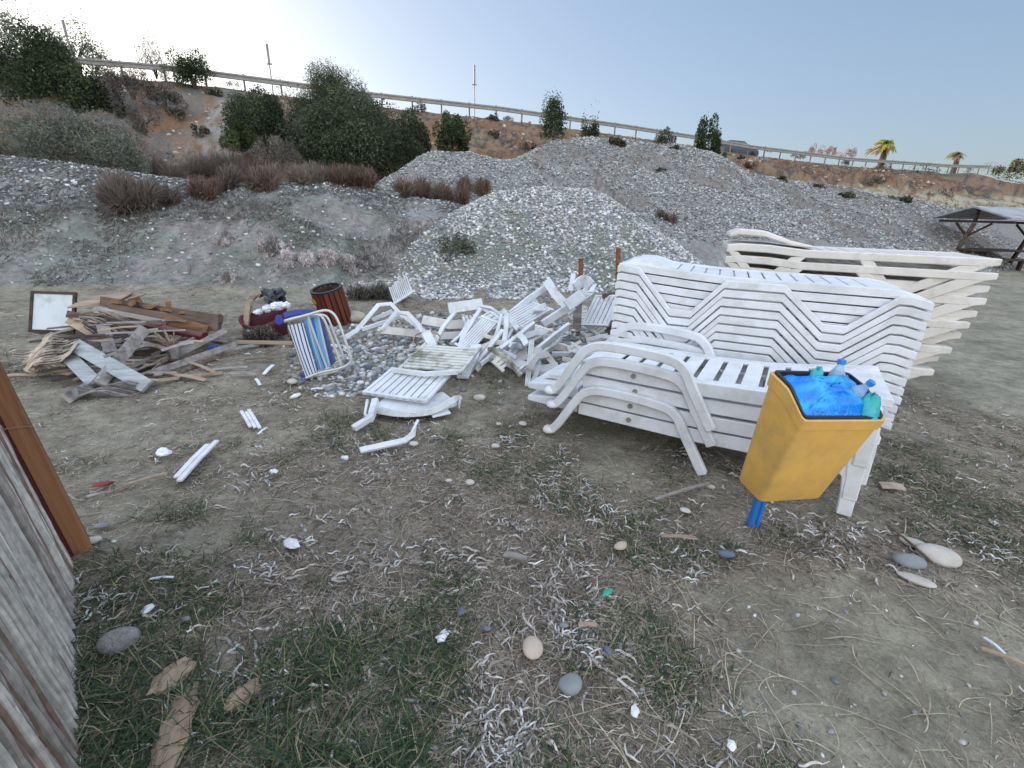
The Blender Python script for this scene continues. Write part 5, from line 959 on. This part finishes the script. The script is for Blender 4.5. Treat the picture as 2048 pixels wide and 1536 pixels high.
# ------------------------------------------------------------ bins, basket, chair
def wood_bin():
    Yb = 6.3; b = pY(676, 648, Yb); t = pY(652, 576, Yb - .1); b[2] = max(b[2], -.03); ax = t - b; Hh = float(np.linalg.norm(ax)); e = empty('slatted_waste_bin', tuple(b)); e.rotation_euler = Vector(ax).to_track_quat('Z', 'Y').to_euler(); tag(e, 'round red brown slatted wooden waste bin leaning left, small yellow sign on it', 'waste bin')
    r = .195
    sl0 = None
    for k in range(18):
        a = k / 18 * 6.283
        if sl0 is None: o = sl0 = MB().box(r - .012, r + .012, -.027, .027, 0, Hh).build('slat', M['redbrown'], e, bevel=.004)
        else: o = sl0.copy(); COL.objects.link(o)
        o.rotation_euler = (0, 0, a)
    MB().lathe([(r - .012, .02), (r - .016, Hh - .03), (r - .03, Hh - .03), (r - .03, .02)], 24).build('liner', M['darkwood'], e)
    MB().lathe([(r - .02, Hh - .02), (r + .016, Hh - .02), (r + .016, Hh + .004), (r - .02, Hh + .004), (r - .02, Hh - .02)], 28).build('rim', M['black'], e)
    s = MB().box(-.055, .055, -.004, .0, -.03, .03).build('sign', mat('yellow_sign', (.52, .30, .06), rough=.6), e); c = Vector((.0, 0, 0)); a = R(-98); s.location = (math.cos(a) * (r + .017), math.sin(a) * (r + .017), Hh * .78); s.rotation_euler = (0, 0, a + math.pi / 2)
    o = MB().tube([(0, 0, 0), (.02, 0, .03), (0, 0, .05), (-.015, 0, .02)], .004, 6).build('white_mark', M['paper'], e); o.location = (math.cos(a - .1) * (r + .02), math.sin(a - .1) * (r + .02), Hh * .56)
wood_bin()
def basket():
    c = pY(541, 640, 5.6); e = empty('rubbish_basket', tuple(c - np.array([0, 0, .25]))); e.rotation_euler = (R(14), R(-8), 0); tag(e, 'torn dark red round basket overflowing with white and black rubbish', 'basket')
    V = []; n = 30; rad_ = [(.17, 0), (.22, .12), (.27, .26), (.285, .33), (.27, .335), (.25, .25), (.2, .1)]
    for (r, z) in rad_:
        for k in range(n): a = k / n * 6.283; q = 1 + .03 * math.sin(3 * a) + .015 * math.sin(7 * a); V.append((r * q * math.cos(a), r * q * math.sin(a) * .85, z + .03 * math.sin(2 * a + 1) * (z > .1)))
    MB().add(V, [(i * n + k, i * n + (k + 1) % n, (i + 1) * n + (k + 1) % n, (i + 1) * n + k) for i in range(len(rad_) - 1) for k in range(n)] + [tuple(range(n))]).build('basket_wall', mat('dark_red_cloth', (.11, .014, .022), (.06, .01, .015), rough=.6, bump=.4), e, smooth='all')
    return e
be_ = basket()
crumple('black_bag', M['blackbag'], pY(552, 596, 5.75), (.24, .12, .11), 1, 'black plastic bag heaped on the back of the red basket', 'rubbish bag')
crumple('black_bag', M['blackbag'], pY(535, 592, 5.8), (.12, .1, .08), 9, 'small black bag bulging at the top left of the red basket', 'rubbish bag')
for i, (px, py, r, lab) in enumerate([(517, 624, .055, 'small white paper scrap at the left rim of the red basket'), (537, 617, .075, 'white crumpled paper in the middle of the red basket'), (556, 612, .08, 'white crumpled plastic right of centre in the red basket'), (572, 610, .06, 'white scrap at the right rim of the red basket')]):
    crumple('paper_scrap', M['paper'], pY(px, py, 5.5), (r, r * .8, r * .6), 20 + i, lab, 'scrap')
bar('grey plastic tray piece leaning in the red basket', [(503, 612, 5.6), (525, 602, 5.65), (545, 595, 5.7)], .09, .015, m='greywood', cat='scrap', name='plastic_tray', smooth=3, group='rubbish in the basket')
bar('curved beige chair frame behind the left side of the red basket', [(490, 668, 5.5), (493, 640, 5.55), (498, 608, 5.65), (508, 593, 5.7), (524, 588, 5.75)], .07, .03, m='palewood', smooth=4, up=(1, 0, .1), cat='chair piece', name='chair_fragment', group='rubbish in the basket')
crumple('plastic_bottle', mat('pale_blue_plastic', (.20, .36, .45), rough=.25), pY(500, 668, 5.2), (.06, .04, .05), 31, 'crushed pale blue plastic container at the foot of the basket', 'plastic container')
crumple('plastic_scrap', mat('blue_scrap', (.02, .08, .26), rough=.4), pY(426, 695, 4.75), (.05, .03, .03), 33, 'small dark blue plastic scrap right of the timber heap', 'scrap')
# beach chair
def beach_chair():
    b = gp(640, 765, 0); b[2] = 0; Yc = float(b[1]); e = empty('beach_chair', tuple(b)); tag(e, 'folded beach chair with white tube frame and blue striped fabric lying on its side', 'beach chair')
    c = lambda x, y, dy=0.: pY(460 + x / 5.906, 540 + y / 5.906, Yc + .15 + dy) - b
    zz = lambda L, dy=0.: catm([c(x, y, dy) for x, y in L], 6)
    MB().tube(zz([(625, 605), (900, 535), (1100, 480), (1200, 500), (1270, 590), (1350, 800), (1430, 1040), (1400, 1110), (1300, 1160), (1060, 1215), (900, 1275)], -.08), .0115, 10).build('frame_tube', M['alu'], e, smooth=True)
    MB().tube(zz([(640, 612), (850, 555), (1020, 530), (1100, 570), (1160, 700), (1240, 920), (1310, 1120), (1290, 1180), (1180, 1215), (1020, 1250)], -.02), .0115, 10).build('frame_tube', M['alu'], e, smooth=True)
    MB().tube(zz([(900, 545), (1080, 530), (1160, 580), (1230, 760), (1330, 1000), (1310, 1070), (1180, 1120)], .12), .0115, 10).build('frame_tube', M['alu'], e, smooth=True)
    MB().tube([c(920, 545, -.04), c(1160, 1205, -.04)], .009, 8).build('cross_tube', M['alu'], e, smooth=True)
    def cloth(nm, m, q, dy, bul=.02, yy=(0, 0)):
        P = [c(x, y, dy + d_) for (x, y), d_ in zip(q, (0, yy[0], yy[1], 0) if len(yy) == 2 else yy)]; V = []; nx, ny = 8, 10
        for i in range(ny + 1):
            for j in range(nx + 1): s, t = j / nx, i / ny; p = lerp(lerp(P[0], P[1], s), lerp(P[3], P[2], s), t); V.append(p + np.array([0, -1, 0]) * bul * math.sin(s * 3.14) * math.sin(t * 3.14))
        me = MB(); me.add(V, [(i * (nx + 1) + j, i * (nx + 1) + j + 1, (i + 1) * (nx + 1) + j + 1, (i + 1) * (nx + 1) + j) for i in range(ny) for j in range(nx)])
        me.add([p + np.array([0, .006, 0]) for p in V], [((i + 1) * (nx + 1) + j, (i + 1) * (nx + 1) + j + 1, i * (nx + 1) + j + 1, i * (nx + 1) + j) for i in range(ny) for j in range(nx)])
        o = me.build(nm, m, e, smooth=True); uv = o.data.uv_layers.new(name='UV'); n1 = (nx + 1) * (ny + 1)
        for lp in o.data.loops: k = lp.vertex_index % n1; uv.data[lp.index].uv = ((k % (nx + 1)) / nx, (k // (nx + 1)) / ny)
        return o
    def stripes(name, cols, n):
        m, t, p = nodes(name); tc = t.nodes.new('ShaderNodeTexCoord'); sx = t.nodes.new('ShaderNodeSeparateXYZ'); t.links.new(tc.outputs['UV'], sx.inputs[0]); mu = N(t, 'ShaderNodeMath', operation='MULTIPLY'); mu.inputs[1].default_value = n; t.links.new(sx.outputs[0], mu.inputs[0]); fr = N(t, 'ShaderNodeMath', operation='FRACT'); t.links.new(mu.outputs[0], fr.inputs[0])
        r = ramp(t, fr.outputs[0], cols); r.color_ramp.interpolation = 'CONSTANT'; t.links.new(r.outputs[0], p.inputs['Base Color']); p.inputs['Roughness'].default_value = .8; return m
    W_, N_, LB, MB_ = (.62, .64, .68), (.015, .04, .24), (.16, .36, .58), (.03, .16, .50)
    cloth('seat_fabric', stripes('navy_white_stripes', [(0, W_), (.38, N_), (.72, W_)], 4), [(680, 655), (860, 625), (1030, 1225), (900, 1275)], -.05)
    cloth('back_fabric', stripes('light_blue_stripes', [(0, MB_), (.12, LB), (.45, (.45, .55, .68)), (.62, LB), (.85, MB_)], 1.6), [(850, 590), (1050, 548), (1185, 1135), (1035, 1185)], .0, .03)
    cloth('side_fabric', stripes('thin_navy_stripes', [(0, N_), (.55, W_), (.7, N_)], 5), [(1050, 560), (1085, 565), (1250, 1080), (1185, 1140)], .06, .01)
    o = MB().lathe([(.001, -.012), (.03, -.012), (.036, 0), (.03, .012), (.001, .012)], 16).build('arm_end', M['navy'], e, smooth=True); o.location = tuple(c(582, 592, -.1)); o.rotation_euler = (math.pi / 2 - .3, 0, .3); o.scale = (1, 1.3, 1)
    MB().ribbon(zz([(640, 545), (720, 515), (860, 500), (990, 510)], .08), (0, .02, .05), .02).build('arm_rest', M['navy'], e, bevel=.004)
    MB().ribbon([c(800, 1300, .1), c(860, 1270, .02), c(920, 1315, -.05)], (0, .03, .06), .02).build('arm_rest', M['navy'], e, bevel=.004)
beach_chair()
# ------------------------------------------------------------ loose pieces on the ground
def gpiece(lab, a, b, w_, th=.02, m='white', cat='scrap', name='plastic_scrap', z=.012, ns=2, group=None):
    A_, B_ = gp(*a, z), gp(*b, z + .01); d = B_ - A_; pr = np.array([-d[1], d[0], 0]) / np.linalg.norm(d[:2]); mb = MB()
    for i in range(ns): o_ = pr * (i - (ns - 1) / 2) * w_ / ns; mb.ribbon([A_ + o_ + d * (.08 * i), (A_ + B_) / 2 + o_ + [0, 0, .006], B_ + o_ - d * (.1 * (i % 2))], pr * w_ / ns * .88, th)
    return tag(mb.build(name, M[m], None, bevel=.002, origin=tuple(A_)), lab, cat, group)
gpiece('white broken plank of a chair lying alone in the grass at the left', (352, 962), (428, 882), .07, .015, ns=2)
gpiece('white ribbed chair slat piece lying on the sand between heap and lone plank', (512, 858), (490, 821), .075, .014, ns=3)
gpiece('white thin curved splinter beside the ribbed slat piece', (516, 868), (534, 855), .018, .006, ns=1)
gpiece('flat cardboard scrap just above the lone white plank', (366, 882), (392, 884), .03, .004, 'card', ns=1, name='cardboard_scrap')
gpiece('long thin pale stick pointing at the lone white plank', (242, 974), (335, 945), .014, .01, 'palewood', 'stick', 'stick', ns=1)
gpiece('grey flat lath half hidden in the grass by the brown post', (174, 993), (228, 983), .02, .01, 'greywood', 'lath', 'lath', ns=1)
gpiece('small grey wooden block piece in the middle foreground', (1008, 1108), (1053, 1118), .035, .012, 'greywood', 'wood chip', 'wood_chip', ns=1)
gpiece('tan wooden chip near the pale stone in the foreground', (1157, 1250), (1194, 1250), .02, .01, 'palewood', 'wood chip', 'wood_chip', ns=1)
gpiece('brown flat bark strip in front of the blue post', (1322, 1071), (1393, 1076), .028, .006, 'palewood', 'bark strip', 'bark_strip', ns=1)
gpiece('white flat scrap below the beach chair', (622, 778), (646, 777), .03, .006, 'paper', ns=1)
gpiece('white ribbed plastic strip on the twigs left of the beach chair', (528, 748), (546, 730), .04, .01, 'paper', ns=1)
gpiece('bleached scrap on the grass below the beach chair', (512, 757), (520, 770), .03, .006, 'paper', ns=1)
gpiece('thick dry stick lying in front of the arched loungers', (1310, 998), (1418, 966), .018, .014, 'greywood', 'stick', 'stick', ns=1)
gpiece('thin brown cane lying at the right edge of the sand', (1962, 1296), (2070, 1338), .014, .012, 'palewood', 'cane', 'cane', ns=1)
gpiece('bleached white stick touching the brown cane at the right edge', (1968, 1275), (2010, 1308), .012, .008, 'paper', 'stick', 'stick', ns=1)
gpiece('long thin twig reaching toward the pale boulders at the right', (1775, 1050), (1868, 1128), .012, .01, 'brownwood', 'twig', 'twig', ns=1)
gpiece('white flattened plastic strip on the foreground grass', (300, 1158), (347, 1154), .012, .006, 'paper', ns=1)
gpiece('pale flip flop sole lying right of the stacked leg ends', (1760, 970), (1808, 975), .07, .014, 'stone_tan', 'shoe sole', 'shoe_sole', ns=1)
for i, (px, py, r, lab) in enumerate([(327, 905, .045, 'small white crumpled cup left of the lone white plank'), (583, 1087, .035, 'white dented plastic cup piece in the grass, left of centre'), (690, 915, .022, 'tiny white scrap below the V shaped frame piece'), (548, 942, .022, 'small white shard right of the lone white plank'), (885, 1272, .024, 'white crumpled tissue among the seaweed in the foreground'),
    (1270, 1422, .016, 'small white scrap low in the right foreground'), (295, 1218, .02, 'small white torn scrap on the grass near the wall panel'), (1463, 1490, .015, 'tiny white tuft at the bottom edge'), (1208, 1180, .001, 'x')]):
    if lab != 'x': crumple('white_scrap', M['paper'], gp(px, py, r * .4), (r * 1.2, r * .8, r * .5), 50 + i, lab, 'scrap', sub=1)
crumple('green_net_scrap', mat('green_net', (.03, .32, .22), rough=.6), gp(1215, 1184, .006), (.03, .014, .008), 70, 'turquoise green net scrap on the sand in the middle foreground', 'scrap', sub=1)
crumple('red_scrap', mat('red_scrap', (.20, .02, .02), rough=.6), gp(205, 968, .01), (.05, .02, .012), 71, 'dark red plastic scrap in the grass beside the brown post', 'scrap', sub=1)
def stone(lab, px, py, wpx, m, fl=.45, asp=.7, rot=0., sd=0, sub=2):
    P = gp(px, py); d = np.linalg.norm(P - C0); r = wpx * d / FPX / 2 * .93; g = np.random.default_rng(sd + 9); V = ICO.copy(); Fc = [tuple(f) for f in ICF]; V = list(V)
    for _ in range(3):
        nf = []; cache = {}
        def midp(a, b):
            k = (min(a, b), max(a, b))
            if k not in cache: q = (np.array(V[a]) + np.array(V[b])) / 2; V.append(q / np.linalg.norm(q)); cache[k] = len(V) - 1
            return cache[k]
        for a, b, c_ in Fc: x, y, z = midp(a, b), midp(b, c_), midp(c_, a); nf += [(a, x, z), (b, y, x), (c_, z, y), (x, y, z)]
        Fc = nf
    V = np.array(V); k = g.normal(size=(5, 3)); k /= np.linalg.norm(k, axis=1)[:, None]; V = V * (1 + sum(.07 * np.sin(V @ kk * 2.4 + i)[:, None] for i, kk in enumerate(k))); V = V * np.array([r, r * asp, r * fl])
    o = MB().add(V, Fc).build('stone', M[m], None, smooth='all'); o.location = (P[0], P[1], P[2] + r * fl * .35); o.rotation_euler = (0, 0, rot); return tag(o, lab, 'stone')
M['knit'] = mat('grey_knit', (.30, .28, .27), (.20, .185, .18), rough=.95, sc=40, bump=1., bsc=120)
ST = [('pale pinkish stone with a dark stain in the centre foreground', 1066, 1296, 44, 'stone_tan', .5, .85, 1.9), ('smooth round grey stone below the pale pinkish one', 1140, 1372, 46, 'stone_grey', .5, .85, .5), ('dark blue grey pebble in the grass above the crumpled tissue', 922, 1224, 20, 'stone_blue', .5, .7, 1.6),
      ('small dark grey pebble right of the crumpled tissue', 974, 1258, 14, 'stone_blue', .5, .8, 0), ('small oval blue pebble right of the pale pinkish stone', 1215, 1302, 20, 'stone_blue', .5, .7, 2.), ('small grey pebble beside the tan wooden chip', 1127, 1250, 18, 'stone_grey', .4, .6, 0),
      ('oval tan stone in front of the arched loungers', 1243, 1092, 30, 'stone_tan', .4, .6, .4), ('flat oval cream stone near the dry stick', 1370, 1022, 20, 'stone_pale', .35, .7, -.4), ('tiny round stone near the right arch foot', 1420, 974, 16, 'stone_pale', .5, .8, 0),
      ('dark grey oval stone in front of the yellow bin', 1455, 1110, 28, 'stone_blue', .5, .6, -.3), ('largest pale boulder right of the yellow bin', 1882, 1117, 54, 'stone_pale', .45, .65, -.5), ('flat pale stone behind the largest pale boulder', 1827, 1089, 36, 'stone_pale', .3, .55, -.5),
      ('flat white oval stone in front of the largest pale boulder', 1830, 1160, 50, 'stone_pale', .18, .42, -.55), ('grey rock wrapped in litter beside the largest boulder', 1820, 1124, 44, 'stone_grey', .45, .6, -.2), ('small white round stone left of the arched lounger head', 1046, 848, 18, 'stone_pale', .5, .8, 0),
      ('white stone on the sand in front of the broken chairs', 958, 796, 26, 'stone_pale', .5, .7, 0), ('small white pebble right of the white stone on the sand', 998, 848, 12, 'stone_pale', .5, .8, 0), ('white flat stone beneath the V shaped frame piece', 829, 888, 18, 'stone_pale', .5, .8, .3),
      ('white stone standing in short grass, centre right', 990, 893, 16, 'stone_pale', .5, .9, 0), ('pale stone in short grass left of the greenish weeds', 898, 962, 14, 'stone_pale', .5, .7, 0), ('white round stone right of the pale stone in short grass', 940, 966, 18, 'stone_pale', .6, .8, 0),
      ('small pale stone at the foot of the brown post', 185, 1082, 24, 'stone_pale', .4, .6, .2), ('small grey stone beside the foot of the brown post', 205, 1052, 20, 'stone_grey', .4, .6, .2), ('big tan rock behind the slatted waste bin', 707, 640, 44, 'stone_tan', .6, .8, .2), ('white pebble under the front edge of the beach chair', 585, 765, 18, 'stone_pale', .6, .8, 0),
      ('grey knit covered stone in the grass beside the wall panel', 236, 1290, 50, 'knit', .7, .75, .6), ('small dark stone in the left foreground grass', 372, 1240, 14, 'stone_grey', .5, .8, 0)]
for i, a in enumerate(ST): stone(a[0], a[1], a[2], a[3], a[4], a[5], a[6], a[7], sd=i)
for i, (px, py, rx, m, lab) in enumerate([(345, 1352, .085, 'card', 'tan crumpled cardboard lump in the foreground grass'), (485, 1392, .07, 'card', 'brown folded cardboard piece right of the tan lump'), ]):
    crumple('cardboard_piece', M[m], gp(px, py, .0), (rx * .8, rx * .5, .022), 80 + i, lab, 'cardboard', sub=2)
cbs = crumple('cardboard_piece', M['card'], gp(345, 1475, .0), (.15, .045, .02), 90, 'long tan cardboard strip running toward the bottom edge of the grass', 'cardboard', sub=2); cbs.rotation_euler = (0, 0, R(-72))
